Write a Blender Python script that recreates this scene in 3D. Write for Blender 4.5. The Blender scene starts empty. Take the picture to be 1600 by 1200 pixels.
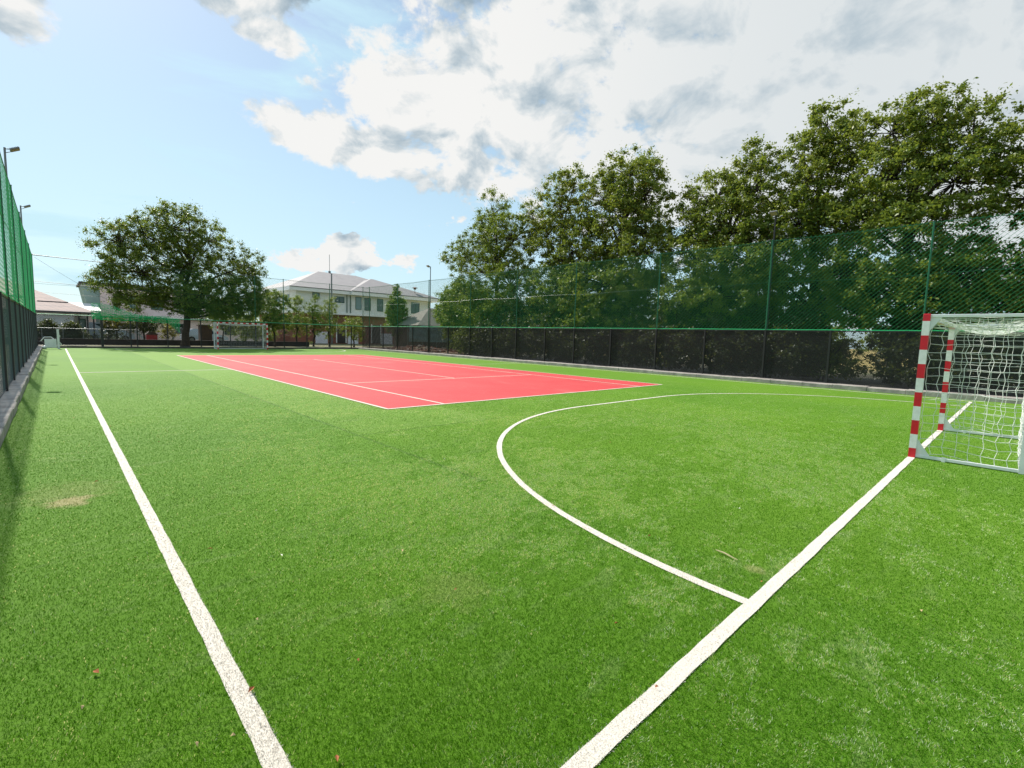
import bpy, math, random
import numpy as np
from mathutils import Vector, Matrix
rad = math.radians
scene = bpy.context.scene
COL = scene.collection

# ------------------------------------------------------------------ camera
CAM = Vector((-4.917, -8.868, 1.547))
yaw, pitch, roll = 0.759360, -0.096483, 0.029232
fwd0 = Vector((math.sin(yaw), math.cos(yaw), 0)); rt0 = Vector((math.cos(yaw), -math.sin(yaw), 0)); up0 = Vector((0, 0, 1))
fwd = fwd0*math.cos(pitch) + up0*math.sin(pitch); up1 = up0*math.cos(pitch) - fwd0*math.sin(pitch)
rt = rt0*math.cos(roll) + up1*math.sin(roll); up = up1*math.cos(roll) - rt0*math.sin(roll)
cd = bpy.data.cameras.new('camera'); cam = bpy.data.objects.new('camera', cd); COL.objects.link(cam)
m = Matrix((rt, up, -fwd)).transposed().to_4x4(); m.translation = CAM; cam.matrix_world = m
cd.sensor_width = 36; cd.lens = 36*754.55/1600; cd.clip_end = 3000; cd.clip_start = 0.05
scene.camera = cam
scene.view_settings.view_transform = 'Standard'; scene.view_settings.look = 'None'
scene.view_settings.exposure = 0.42; scene.view_settings.gamma = 1.0

# ------------------------------------------------------------------ node helpers
def mth(nt, op, a, b=None, c=None, clamp=False):
    n = nt.nodes.new('ShaderNodeMath'); n.operation = op; n.use_clamp = clamp
    for i, v in enumerate((a, b, c)):
        if v is None: continue
        if isinstance(v, (int, float)): n.inputs[i].default_value = v
        else: nt.links.new(v, n.inputs[i])
    return n.outputs[0]
def noise(nt, vec, scale, detail=4, rough=.55, dist=0.0, out='Fac'):
    n = nt.nodes.new('ShaderNodeTexNoise'); n.inputs['Scale'].default_value = scale; n.inputs['Detail'].default_value = detail
    n.inputs['Roughness'].default_value = rough; n.inputs['Distortion'].default_value = dist
    if vec is not None: nt.links.new(vec, n.inputs['Vector'])
    return n.outputs[out]
def mapping(nt, vec, loc=(0,0,0), rot=(0,0,0), sc=(1,1,1), typ='POINT'):
    n = nt.nodes.new('ShaderNodeMapping'); n.vector_type = typ
    n.inputs['Location'].default_value = loc; n.inputs['Rotation'].default_value = rot; n.inputs['Scale'].default_value = sc
    nt.links.new(vec, n.inputs['Vector']); return n.outputs[0]
def ramp(nt, fac, stops, interp='LINEAR'):
    n = nt.nodes.new('ShaderNodeValToRGB'); cr = n.color_ramp; cr.interpolation = interp
    while len(cr.elements) < len(stops): cr.elements.new(0.5)
    for e, (p, c) in zip(cr.elements, stops):
        e.position = p; e.color = (*c, 1) if len(c) == 3 else c
    nt.links.new(fac, n.inputs[0]); return n.outputs[0]
def mix(nt, fac, a, b, typ='MIX'):
    n = nt.nodes.new('ShaderNodeMix'); n.data_type = 'RGBA'; n.blend_type = typ; n.clamp_factor = True
    if isinstance(fac, (int, float)): n.inputs[0].default_value = fac
    else: nt.links.new(fac, n.inputs[0])
    for i, v in ((6, a), (7, b)):
        if isinstance(v, tuple): n.inputs[i].default_value = (*v, 1)
        else: nt.links.new(v, n.inputs[i])
    return n.outputs[2]
def sstep(nt, v, lo, hi, to0=0.0, to1=1.0):
    n = nt.nodes.new('ShaderNodeMapRange'); n.interpolation_type = 'SMOOTHSTEP'
    nt.links.new(v, n.inputs[0])
    for i, x in zip((1, 2, 3, 4), (lo, hi, to0, to1)): n.inputs[i].default_value = x
    return n.outputs[0]

# ------------------------------------------------------------------ sun and sky
SUN_AZ, SUN_EL = -4.7, 45.0
sd = Vector((math.sin(rad(SUN_AZ))*math.cos(rad(SUN_EL)), math.cos(rad(SUN_AZ))*math.cos(rad(SUN_EL)), math.sin(rad(SUN_EL))))
sl = bpy.data.lights.new('sun', 'SUN'); sl.energy = 4.6; sl.angle = rad(0.6); sl.color = (1.0, 0.95, 0.86)
so = bpy.data.objects.new('sun', sl); COL.objects.link(so); so.rotation_euler = sd.to_track_quat('Z', 'Y').to_euler()
so.location = (0, 10, 40)

W = bpy.data.worlds.new('World'); scene.world = W; W.use_nodes = True
nt = W.node_tree; nt.nodes.clear()
sky = nt.nodes.new('ShaderNodeTexSky'); sky.sky_type = 'NISHITA'; sky.sun_disc = False
sky.sun_elevation = rad(SUN_EL); sky.sun_rotation = rad(SUN_AZ); sky.air_density = 1.0; sky.dust_density = 0.6; sky.ozone_density = 2.0
tc = nt.nodes.new('ShaderNodeTexCoord'); D = tc.outputs['Generated']
sx = nt.nodes.new('ShaderNodeSeparateXYZ'); nt.links.new(D, sx.inputs[0])
dx, dy, dz = sx.outputs
az = mth(nt, 'MULTIPLY', mth(nt, 'ARCTAN2', dx, dy), 57.29578)
el = mth(nt, 'MULTIPLY', mth(nt, 'ARCSINE', dz), 57.29578)
cx = nt.nodes.new('ShaderNodeCombineXYZ'); nt.links.new(az, cx.inputs[0]); nt.links.new(el, cx.inputs[1]); AE = cx.outputs[0]
def blobs(shift, lst):
    """soft union of ellipses in azimuth / elevation"""
    out = None
    for (a, e, ra, re, rt_, wgt) in lst:
        mv = mapping(nt, AE, (a+shift[0], e+shift[1], 0), (0, 0, rad(rt_)), (ra, re, 1), 'TEXTURE')
        ln = nt.nodes.new('ShaderNodeVectorMath'); ln.operation = 'LENGTH'; nt.links.new(mv, ln.inputs[0])
        v = mth(nt, 'MULTIPLY', mth(nt, 'SUBTRACT', 1.0, mth(nt, 'POWER', ln.outputs['Value'], 2.0)), wgt)
        out = v if out is None else mth(nt, 'SMOOTH_MAX', out, v, 0.15)
    return mth(nt, 'MAXIMUM', out, -1.5)
BIG = [(66, 32, 38, 18, 4, 1.0), (98, 22, 50, 18, 0, 1.7), (43, 24, 19, 7.5, -8, .8), (36, 19, 8, 4, -15, .5), (24, 19.4, 10.5, 2.3, -9, .8), (17, 31, 9, 2.6, 12, .6), (58, 17, 16, 5, 0, .8),
       (17.5, 27.2, 3.0, 1.3, -8, .5), (-2.5, 24.0, 4.0, 2.8, -30, .9), (25.0, 8.8, 3.4, 2.2, 8, 1.1), (20.5, 7.6, 3.2, 1.1, 0, .55), (31, 8.0, 2.2, .8, -10, .4), (-60, 30, 30, 12, 0, .7), (170, 35, 50, 20, 0, .7), (-130, 30, 30, 14, 0, .6)]
def density(off):
    dv = mapping(nt, D, off, (0, 0, 0), (1, 1, 1.45))
    n1 = noise(nt, dv, 7.5, 9, .56, .35)
    n2 = noise(nt, dv, 2.6, 3, .5, .2)
    b = blobs((0, 0), BIG)
    n3 = noise(nt, dv, 26, 6, .6, .2)
    b = mth(nt, 'ADD', b, mth(nt, 'MULTIPLY', mth(nt, 'SUBTRACT', n3, .5), sstep(nt, el, 17, 11, 1.6, 4.2)))
    nn = mth(nt, 'ADD', mth(nt, 'MULTIPLY', mth(nt, 'SUBTRACT', n1, .5), 3.1), mth(nt, 'MULTIPLY', mth(nt, 'SUBTRACT', n2, .5), 1.5))
    return mth(nt, 'ADD', b, nn)
den = density((0.31, 0.12, 0.4))
mask = sstep(nt, den, -.04, .42)
thick = sstep(nt, den, .25, 1.5)
# light and shade inside the clouds: the same field looked up a little nearer the sun
den2 = noise(nt, mapping(nt, D, (0.31-.012, 0.12+.03, 0.4+.05), (0, 0, 0), (1, 1, 1.45)), 7.5, 7, .56, .35)
den1 = noise(nt, mapping(nt, D, (0.31, 0.12, 0.4), (0, 0, 0), (1, 1, 1.45)), 7.5, 7, .56, .35)
relief = mth(nt, 'MULTIPLY', mth(nt, 'SUBTRACT', den1, den2), sstep(nt, az, 35, 75, 4.2, 1.8))
gn = noise(nt, mapping(nt, D, (3.1, .7, .2), (0, 0, 0), (1, 1, 1.7)), 3.3, 6, .5, .3)
core = mth(nt, 'MULTIPLY', sstep(nt, gn, .44, .66), sstep(nt, den, .3, .95))
# the few big grey hearts of cloud that stand in this sky
hearts = sstep(nt, mth(nt, 'ADD', blobs((0, 0), [(38.5, 28.0, 3.6, 2.9, 50, 1.0), (44, 33.5, 9, 2.0, 0, .9), (29.0, 20.3, 2.4, 1.6, -30, .8), (27.0, 7.0, 2.2, .8, 0, .6), (84, 30, 12, 4, 0, .35), (21, 31, 6, 1.2, 0, .7)]),
               mth(nt, 'MULTIPLY', mth(nt, 'SUBTRACT', noise(nt, D, 9, 6, .55, .3), .5), 1.6)), -.1, .8)
shade = mth(nt, 'ADD', mth(nt, 'MULTIPLY', core, sstep(nt, az, 40, 75, .24, .10)), mth(nt, 'MULTIPLY', hearts, .36), clamp=True)
shade = mth(nt, 'SUBTRACT', shade, relief, clamp=True)
# the deck to the right is greyer and softer than the sun side
deck = sstep(nt, az, 36, 80, 0.02, .30)
shade = mth(nt, 'ADD', shade, deck, clamp=True)
ccol = ramp(nt, shade, [(0, (.99, .985, .965)), (.3, (.78, .83, .85)), (.6, (.56, .65, .71)), (1, (.36, .47, .56))])
# thin high veil, brightens the blue towards the sun side
veil_n = noise(nt, mapping(nt, D, (0, 0, 0), (0, 0, rad(35)), (1, 3.2, 5.0)), 2.0, 6, .6, .6)
veil = mth(nt, 'MULTIPLY', sstep(nt, veil_n, .3, .75), sstep(nt, az, 70, 0, .35, 1.0))
strat = sstep(nt, mth(nt, 'ADD', blobs((0, 0), [(1, 8.0, 8, 1.7, -3, .9), (5, 4.2, 12, 1.2, 0, .6), (30, 3.8, 14, 1.4, 0, .5), (13, 23, 12, 4, -20, .25)]), mth(nt, 'MULTIPLY', mth(nt, 'SUBTRACT', noise(nt, mapping(nt, D, sc=(1, 1, 5)), 5, 5, .5), .5), 1.2)), -.1, 1.1)
veil = mth(nt, 'ADD', veil, mth(nt, 'MULTIPLY', strat, .75), clamp=True)
low = sstep(nt, el, 36, 2, .22, .72)
veil = mth(nt, 'MAXIMUM', veil, low)
bsky = nt.nodes.new('ShaderNodeBackground'); bsky.inputs['Strength'].default_value = .1
hs = nt.nodes.new('ShaderNodeHueSaturation'); hs.inputs['Saturation'].default_value = .95; hs.inputs['Value'].default_value = 1.0
nt.links.new(sky.outputs[0], hs.inputs['Color']); nt.links.new(hs.outputs[0], bsky.inputs['Color'])
bveil = nt.nodes.new('ShaderNodeBackground'); bveil.inputs['Color'].default_value = (.58, .83, .92, 1); bveil.inputs['Strength'].default_value = .80
bcl = nt.nodes.new('ShaderNodeBackground'); nt.links.new(ccol, bcl.inputs['Color']); bcl.inputs['Strength'].default_value = .7
m1 = nt.nodes.new('ShaderNodeMixShader'); nt.links.new(veil, m1.inputs[0]); nt.links.new(bsky.outputs[0], m1.inputs[1]); nt.links.new(bveil.outputs[0], m1.inputs[2])
m2 = nt.nodes.new('ShaderNodeMixShader'); nt.links.new(mask, m2.inputs[0]); nt.links.new(m1.outputs[0], m2.inputs[1]); nt.links.new(bcl.outputs[0], m2.inputs[2])
wo = nt.nodes.new('ShaderNodeOutputWorld'); nt.links.new(m2.outputs[0], wo.inputs[0])

# ------------------------------------------------------------------ materials
def mat(name, col=(.5, .5, .5), rough=.6, metal=0.0, spec=.5, vary=None, vscale=6, bump=0, bscale=40, coat=0):
    M = bpy.data.materials.new(name); M.use_nodes = True; nt = M.node_tree; b = nt.nodes['Principled BSDF']
    b.inputs['Base Color'].default_value = (*col, 1); b.inputs['Roughness'].default_value = rough; b.inputs['Metallic'].default_value = metal
    b.inputs['Specular IOR Level'].default_value = spec; b.inputs['Coat Weight'].default_value = coat
    if vary or bump:
        t = nt.nodes.new('ShaderNodeTexCoord'); P = t.outputs['Object']
    if vary:
        n = noise(nt, P, vscale, 6, .6)
        nt.links.new(mix(nt, sstep(nt, n, .3, .7), col, vary), b.inputs['Base Color'])
    if bump:
        n = noise(nt, P, bscale, 5, .6); bn = nt.nodes.new('ShaderNodeBump'); bn.inputs['Strength'].default_value = bump; bn.inputs['Distance'].default_value = .02
        nt.links.new(n, bn.inputs['Height']); nt.links.new(bn.outputs[0], b.inputs['Normal'])
    return M
M = {}
M['black_steel'] = mat('black_steel', (.012, .013, .014), .45)
M['black_wire'] = mat('black_wire', (.01, .012, .012), .5)
M['green_steel'] = mat('green_steel', (.006, .11, .05), .4)
M['green_twine'] = mat('green_twine', (.006, .20, .06), .5)
M['green_cord'] = mat('green_cord', (.03, .52, .2), .5)
M['grey_wire'] = mat('lit_wire', (.05, .085, .085), .45)  # black mesh lightened for the left fence, reflected light put into the colour
M['green_net_lit'] = mat('green_net_bright', (.04, .52, .2), .5)  # green twine brightened for the left net, translucent light put into the colour
M['white_paint'] = mat('white_paint', (.74, .77, .77), .35, vary=(.62, .66, .66), vscale=3)
M['net_white'] = mat('net_white', (.72, .74, .70), .8)
M['galv'] = mat('galvanised', (.16, .175, .18), .45, .6)
M['lamp_glass'] = mat('lamp_glass', (.3, .28, .2), .2)
M['concrete'] = mat('kerb_concrete', (.44, .40, .36), .9, vary=(.26, .235, .215), vscale=2.2, bump=.6, bscale=14)
M['shaded_concrete'] = mat('shaded_concrete', (.10, .09, .085), .9, vary=(.05, .045, .045), vscale=3, bump=.5, bscale=14)  # kerb concrete darkened, the tree's shade on the far kerb painted in
M['bark'] = mat('bark', (.055, .042, .032), .95, vary=(.028, .022, .018), vscale=9, bump=.9, bscale=22)
M['wall_white'] = mat('wall_white', (.74, .74, .80), .85, vary=(.68, .68, .74), vscale=1.5)
M['wall_grey'] = mat('wall_grey', (.80, .82, .80), .85, vary=(.72, .75, .73), vscale=.8)
M['wall_green'] = mat('wall_green', (.26, .36, .32), .85, vary=(.2, .29, .26), vscale=.8)
M['wall_pink'] = mat('wall_pink', (.78, .64, .61), .85, vary=(.68, .55, .52), vscale=.8)
M['fascia'] = mat('fascia_white', (.82, .83, .81), .6)
M['glass'] = mat('window_glass', (.012, .03, .026), .08, spec=.8)
M['glass_pale'] = mat('window_glass_pale', (.12, .2, .2), .1, spec=.8)
M['win_frame'] = mat('window_frame', (.012, .06, .045), .5)
M['pipe'] = mat('downpipe', (.035, .03, .04), .5)
M['car_blue'] = mat('car_blue', (.35, .43, .52), .25, coat=.6)
M['car_red'] = mat('car_red', (.35, .02, .025), .3, coat=.5)
M['car_glass'] = mat('car_glass', (.02, .04, .06), .08)
M['tyre'] = mat('tyre_rubber', (.015, .015, .016), .8)
M['tarp'] = mat('tarpaulin', (.22, .34, .37), .6, vary=(.16, .27, .3), vscale=1.3, bump=.8, bscale=2.2)
M['dark_wall'] = mat('dark_garden_wall', (.05, .042, .042), .9, vary=(.03, .026, .026), vscale=2)
M['plastic_blue'] = mat('slide_plastic', (.45, .52, .66), .35)
M['board'] = mat('brown_board', (.09, .055, .045), .8, vary=(.06, .04, .035), vscale=4)
M['hut_roof'] = mat('hut_roof', (.20, .185, .165), .95, vary=(.18, .16, .14), vscale=3, bump=.8, bscale=12)

def brick(name, a, b, mortar, sc, bw=.5, rh=.25):
    Mt = bpy.data.materials.new(name); Mt.use_nodes = True; nt = Mt.node_tree; p = nt.nodes['Principled BSDF']; p.inputs['Roughness'].default_value = .85
    t = nt.nodes.new('ShaderNodeTexCoord'); g = nt.nodes.new('ShaderNodeSeparateXYZ'); nt.links.new(t.outputs['Object'], g.inputs[0])
    c = nt.nodes.new('ShaderNodeCombineXYZ'); nt.links.new(mth(nt, 'ADD', g.outputs[0], g.outputs[1]), c.inputs[0]); nt.links.new(g.outputs[2], c.inputs[1])
    br = nt.nodes.new('ShaderNodeTexBrick'); br.inputs['Scale'].default_value = sc; br.inputs['Color1'].default_value = (*a, 1); br.inputs['Color2'].default_value = (*b, 1)
    br.inputs['Mortar'].default_value = (*mortar, 1); br.inputs['Mortar Size'].default_value = .02; br.inputs['Brick Width'].default_value = bw; br.inputs['Row Height'].default_value = rh
    nt.links.new(c.outputs[0], br.inputs[0]); nt.links.new(br.outputs[0], p.inputs['Base Color']); return Mt
M['brick_red'] = brick('brick_red', (.28, .075, .045), (.2, .055, .035), (.24, .18, .14), 2.0)
def tiles(name, a, b, axis_scale, seam):
    Mt = bpy.data.materials.new(name); Mt.use_nodes = True; nt = Mt.node_tree; p = nt.nodes['Principled BSDF']; p.inputs['Roughness'].default_value = .7
    t = nt.nodes.new('ShaderNodeTexCoord'); g = nt.nodes.new('ShaderNodeSeparateXYZ'); nt.links.new(t.outputs['Object'], g.inputs[0])
    zz = mth(nt, 'FRACT', mth(nt, 'MULTIPLY', g.outputs[2], axis_scale)); xx = mth(nt, 'FRACT', mth(nt, 'MULTIPLY', mth(nt, 'ADD', g.outputs[0], g.outputs[1]), axis_scale*.6))
    e = mth(nt, 'MAXIMUM', mth(nt, 'LESS_THAN', zz, .16), mth(nt, 'LESS_THAN', xx, .12))
    c1 = mix(nt, sstep(nt, noise(nt, t.outputs['Object'], 1.1, 5), .3, .7), a, b)
    nt.links.new(mix(nt, mth(nt, 'MULTIPLY', e, .7), c1, seam), p.inputs['Base Color']); return Mt
M['roof_grey'] = tiles('roof_tiles_grey', (.27, .255, .26), (.23, .215, .225), 3.5, (.2, .18, .19))
M['roof_brown'] = tiles('roof_tiles_brown', (.34, .21, .19), (.28, .175, .16), 3.0, (.13, .1, .1))

def leafmat(name, c1, c2, c3, trans=.35):
    """leaf colours vary by clump, by leaf and by height, sunlit tops painted in (mesh attribute 'tint')"""
    Mt = bpy.data.materials.new(name); Mt.use_nodes = True; nt = Mt.node_tree; nt.nodes.clear()
    a = nt.nodes.new('ShaderNodeAttribute'); a.attribute_name = 'tint'
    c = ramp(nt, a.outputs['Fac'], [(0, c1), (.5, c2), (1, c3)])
    p = nt.nodes.new('ShaderNodeBsdfPrincipled'); nt.links.new(c, p.inputs['Base Color']); p.inputs['Roughness'].default_value = .45; p.inputs['Specular IOR Level'].default_value = .35
    tr = nt.nodes.new('ShaderNodeBsdfTranslucent'); nt.links.new(mix(nt, .5, c, (.35, .42, .03), 'MIX'), tr.inputs['Color'])
    ms = nt.nodes.new('ShaderNodeMixShader'); ms.inputs[0].default_value = trans+.08
    nt.links.new(p.outputs[0], ms.inputs[1]); nt.links.new(tr.outputs[0], ms.inputs[2])
    o = nt.nodes.new('ShaderNodeOutputMaterial'); nt.links.new(ms.outputs[0], o.inputs[0]); return Mt
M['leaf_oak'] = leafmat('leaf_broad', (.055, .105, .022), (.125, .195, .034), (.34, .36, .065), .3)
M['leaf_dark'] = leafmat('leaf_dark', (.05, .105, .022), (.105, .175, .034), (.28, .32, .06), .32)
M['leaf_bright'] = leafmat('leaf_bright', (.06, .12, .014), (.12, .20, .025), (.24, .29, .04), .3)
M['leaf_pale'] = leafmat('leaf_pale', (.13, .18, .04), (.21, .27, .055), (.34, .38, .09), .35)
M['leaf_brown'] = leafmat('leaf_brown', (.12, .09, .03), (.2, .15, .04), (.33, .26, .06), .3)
M['leaf_hedge'] = leafmat('leaf_hedge', (.014, .028, .012), (.024, .042, .017), (.042, .062, .022), .12)

# ------------------------------------------------------------------ object helpers
def tag(o, label=None, cat=None, group=None, kind=None):
    if label: o['label'] = label
    if cat: o['category'] = cat
    if group: o['group'] = group
    if kind: o['kind'] = kind
    return o
def empty(name, loc=(0, 0, 0), **k):
    o = bpy.data.objects.new(name, None); COL.objects.link(o); o.location = loc; o.empty_display_size = .2
    return tag(o, **k)
def link(name, me, mats, parent=None, loc=None, **k):
    o = bpy.data.objects.new(name, me); COL.objects.link(o)
    if not isinstance(mats, (list, tuple)): mats = [mats]
    for q in mats: me.materials.append(q)
    if parent is not None: o.parent = parent
    if loc is not None: o.location = loc
    return tag(o, **k)
class MB:
    """collects shapes (relative to an origin) into one mesh"""
    def __init__(s, org=(0, 0, 0)): s.v = []; s.f = []; s.mi = []; s.o = Vector(org)
    def add(s, vs, fs, mi=0):
        n = len(s.v); s.v += [tuple(Vector(a)-s.o) for a in vs]; s.f += [tuple(i+n for i in f) for f in fs]; s.mi += [mi]*len(fs); return s
    def box(s, x0, x1, y0, y1, z0, z1, mi=0, bev=0):
        if bev:
            b = bev
            pr = []
            for (xa, xb, ya, yb, z) in ((x0+b, x1-b, y0+b, y1-b, z0), (x0, x1, y0, y1, z0+b), (x0, x1, y0, y1, z1-b), (x0+b, x1-b, y0+b, y1-b, z1)):
                pr += [(xa, ya, z), (xb, ya, z), (xb, yb, z), (xa, yb, z)]
            fs = [(3, 2, 1, 0), (12, 13, 14, 15)]
            for k in range(3):
                for j in range(4): a = k*4+j; c = k*4+(j+1) % 4; fs.append((a, c, c+4, a+4))
            return s.add(pr, fs, mi)
        v = [(x0, y0, z0), (x1, y0, z0), (x1, y1, z0), (x0, y1, z0), (x0, y0, z1), (x1, y0, z1), (x1, y1, z1), (x0, y1, z1)]
        return s.add(v, [(0, 3, 2, 1), (4, 5, 6, 7), (0, 1, 5, 4), (1, 2, 6, 5), (2, 3, 7, 6), (3, 0, 4, 7)], mi)
    def tube(s, pts, r, n=6, mi=0, caps=True):
        pts = [Vector(p) for p in pts]
        if isinstance(r, (int, float)): r = [r]*len(pts)
        vs = []; fs = []; a = None
        for i, p in enumerate(pts):
            t = (pts[min(i+1, len(pts)-1)]-pts[max(i-1, 0)]).normalized()
            if a is None: a = t.orthogonal().normalized()
            else:
                a = a-t*a.dot(t)
                a = a.normalized() if a.length > 1e-5 else t.orthogonal().normalized()
            b = t.cross(a)
            for k in range(n):
                w = 2*math.pi*(k+.5)/n; vs.append(p+a*(math.cos(w)*r[i])+b*(math.sin(w)*r[i]))
        for i in range(len(pts)-1):
            for k in range(n):
                k2 = (k+1) % n; fs.append((i*n+k, i*n+k2, (i+1)*n+k2, (i+1)*n+k))
        if caps: fs.append(tuple(range(n))[::-1]); fs.append(tuple((len(pts)-1)*n+k for k in range(n)))
        return s.add(vs, fs, mi)
    def mesh(s, name, smooth=False):
        me = bpy.data.meshes.new(name); me.from_pydata(s.v, [], s.f); me.polygons.foreach_set('material_index', s.mi)
        if smooth: me.polygons.foreach_set('use_smooth', [True]*len(s.f))
        me.update(); return me
    def build(s, name, mats, parent=None, loc=None, smooth=False, **k):
        if loc is None and parent is None and s.o.length > 0: loc = tuple(s.o)
        return link(name, s.mesh(name, smooth), mats, parent, loc, **k)
def npmesh(name, V, F, attr=None, mi=None):
    """V (n,3), F (m,k) numpy; attr = one float per face stored as 'tint'"""
    me = bpy.data.meshes.new(name); k = F.shape[1]
    me.vertices.add(len(V)); me.vertices.foreach_set('co', V.astype(np.float32).ravel())
    me.loops.add(F.size); me.loops.foreach_set('vertex_index', F.astype(np.int32).ravel())
    me.polygons.add(len(F)); me.polygons.foreach_set('loop_start', np.arange(0, F.size, k, dtype=np.int32))
    me.polygons.foreach_set('loop_total', np.full(len(F), k, dtype=np.int32))
    if mi is not None: me.polygons.foreach_set('material_index', mi.astype(np.int32))
    me.update(calc_edges=True)
    if attr is not None:
        at = me.attributes.new('tint', 'FLOAT', 'FACE'); at.data.foreach_set('value', attr.astype(np.float32))
    return me

# ------------------------------------------------------------------ ground, turf, lines
TW = (-1.41, -7.43)
X0, X1, Y0, Y1 = -5.46, 15.95, -13.0, 34.2
def ground_mat():
    Mt = bpy.data.materials.new('dry_ground'); Mt.use_nodes = True; nt = Mt.node_tree; p = nt.nodes['Principled BSDF']; p.inputs['Roughness'].default_value = .95
    t = nt.nodes.new('ShaderNodeTexCoord'); P = t.outputs['Object']
    c = mix(nt, sstep(nt, noise(nt, P, .35, 6), .35, .65), (.24, .20, .11), (.12, .15, .045))
    c = mix(nt, sstep(nt, noise(nt, P, 6, 6), .45, .75), c, (.30, .25, .16))
    g = nt.nodes.new('ShaderNodeSeparateXYZ'); nt.links.new(P, g.inputs[0])
    # dark ground under the row of trees
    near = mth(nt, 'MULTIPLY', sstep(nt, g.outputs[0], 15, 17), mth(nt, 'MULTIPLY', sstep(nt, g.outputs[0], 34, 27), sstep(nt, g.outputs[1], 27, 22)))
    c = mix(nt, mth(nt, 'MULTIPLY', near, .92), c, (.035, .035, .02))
    # red earth by the hut
    ex = mth(nt, 'MULTIPLY', sstep(nt, g.outputs[0], 16.5, 18.5), mth(nt, 'MULTIPLY', sstep(nt, g.outputs[1], 24, 27), sstep(nt, g.outputs[1], 44, 38)))
    c = mix(nt, mth(nt, 'MULTIPLY', ex, sstep(nt, noise(nt, P, 1.2, 5), .35, .6)), c, (.24, .10, .065))
    far = sstep(nt, g.outputs[0], 34, 38)
    c = mix(nt, far, c, (.34, .26, .08))
    nt.links.new(c, p.inputs['Base Color']); return Mt
mb = MB(); mb.add([(-400, -200, -.02), (500, -200, -.02), (500, 600, -.02), (-400, 600, -.02)], [(0, 1, 2, 3)])
mb.build('ground', ground_mat(), kind='structure')

# base turf colour from world position; shared by the sheet and by the blades that grow out of it
def turf_colour(nt, P):
    g = nt.nodes.new('ShaderNodeSeparateXYZ'); nt.links.new(P, g.inputs[0])
    big = noise(nt, P, .22, 4, .5)
    c = mix(nt, sstep(nt, big, .35, .65), (.070, .228, .0015), (.090, .262, .003))
    # rolls of turf laid side by side, each with a slightly different pile
    rx = mth(nt, 'FLOOR', mth(nt, 'DIVIDE', mth(nt, 'ADD', g.outputs[0], 9.6), 4.05))
    wn = nt.nodes.new('ShaderNodeTexWhiteNoise'); wn.noise_dimensions = '1D'; nt.links.new(rx, wn.inputs['W'])
    c = mix(nt, mth(nt, 'MULTIPLY', wn.outputs[0], .28), c, (.12, .30, .006))
    # paler roll beside the red court, and the seam that bounds it
    lane = mth(nt, 'MULTIPLY', mth(nt, 'GREATER_THAN', g.outputs[0], -1.62), mth(nt, 'LESS_THAN', g.outputs[0], 1.1))
    lane = mth(nt, 'MULTIPLY', lane, mth(nt, 'GREATER_THAN', g.outputs[1], -2.05))
    c = mix(nt, mth(nt, 'MULTIPLY', lane, .5), c, (.15, .34, .04))
    seam = mth(nt, 'LESS_THAN', mth(nt, 'ABSOLUTE', mth(nt, 'ADD', g.outputs[0], 1.63)), .03)
    seam2 = mth(nt, 'MULTIPLY', mth(nt, 'LESS_THAN', mth(nt, 'ABSOLUTE', mth(nt, 'ADD', g.outputs[1], 2.06)), .03), mth(nt, 'LESS_THAN', mth(nt, 'ABSOLUTE', mth(nt, 'ADD', g.outputs[0], 0.2)), 1.6))
    c = mix(nt, mth(nt, 'MULTIPLY', mth(nt, 'ADD', mth(nt, 'MULTIPLY', seam, mth(nt, 'GREATER_THAN', g.outputs[1], -5.0)), seam2, clamp=True), .35), c, (.03, .10, .01))
    # silvery glint of the combed-over pile, painted as frosty streaks
    st = noise(nt, mapping(nt, P, (0, 0, 0), (0, 0, rad(-28)), (1.0, 3.2, 1)), 1.5, 9, .68, .5)
    streak = sstep(nt, st, .52, .70)
    c = mix(nt, mth(nt, 'MULTIPLY', streak, .3), c, (.22, .36, .13))
    # worn sandy spots
    for (x, y, r, a) in ((-4.88, -3.25, .22, 1.0), (TW[0]-.06, TW[1]-.3, .1, .5), (-4.9, -2.9, .5, .25), (-3.2, -6.6, .3, .2)):
        dd = mth(nt, 'SQRT', mth(nt, 'ADD', mth(nt, 'POWER', mth(nt, 'SUBTRACT', g.outputs[0], x), 2), mth(nt, 'POWER', mth(nt, 'MULTIPLY', mth(nt, 'SUBTRACT', g.outputs[1], y), 1.0), 2)))
        k = mth(nt, 'MULTIPLY', sstep(nt, mth(nt, 'ADD', dd, mth(nt, 'MULTIPLY', mth(nt, 'SUBTRACT', noise(nt, P, 9, 5), .5), r*1.6)), r, r*.3), a*.7)
        c = mix(nt, k, c, (.42, .42, .22))
    return c
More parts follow.
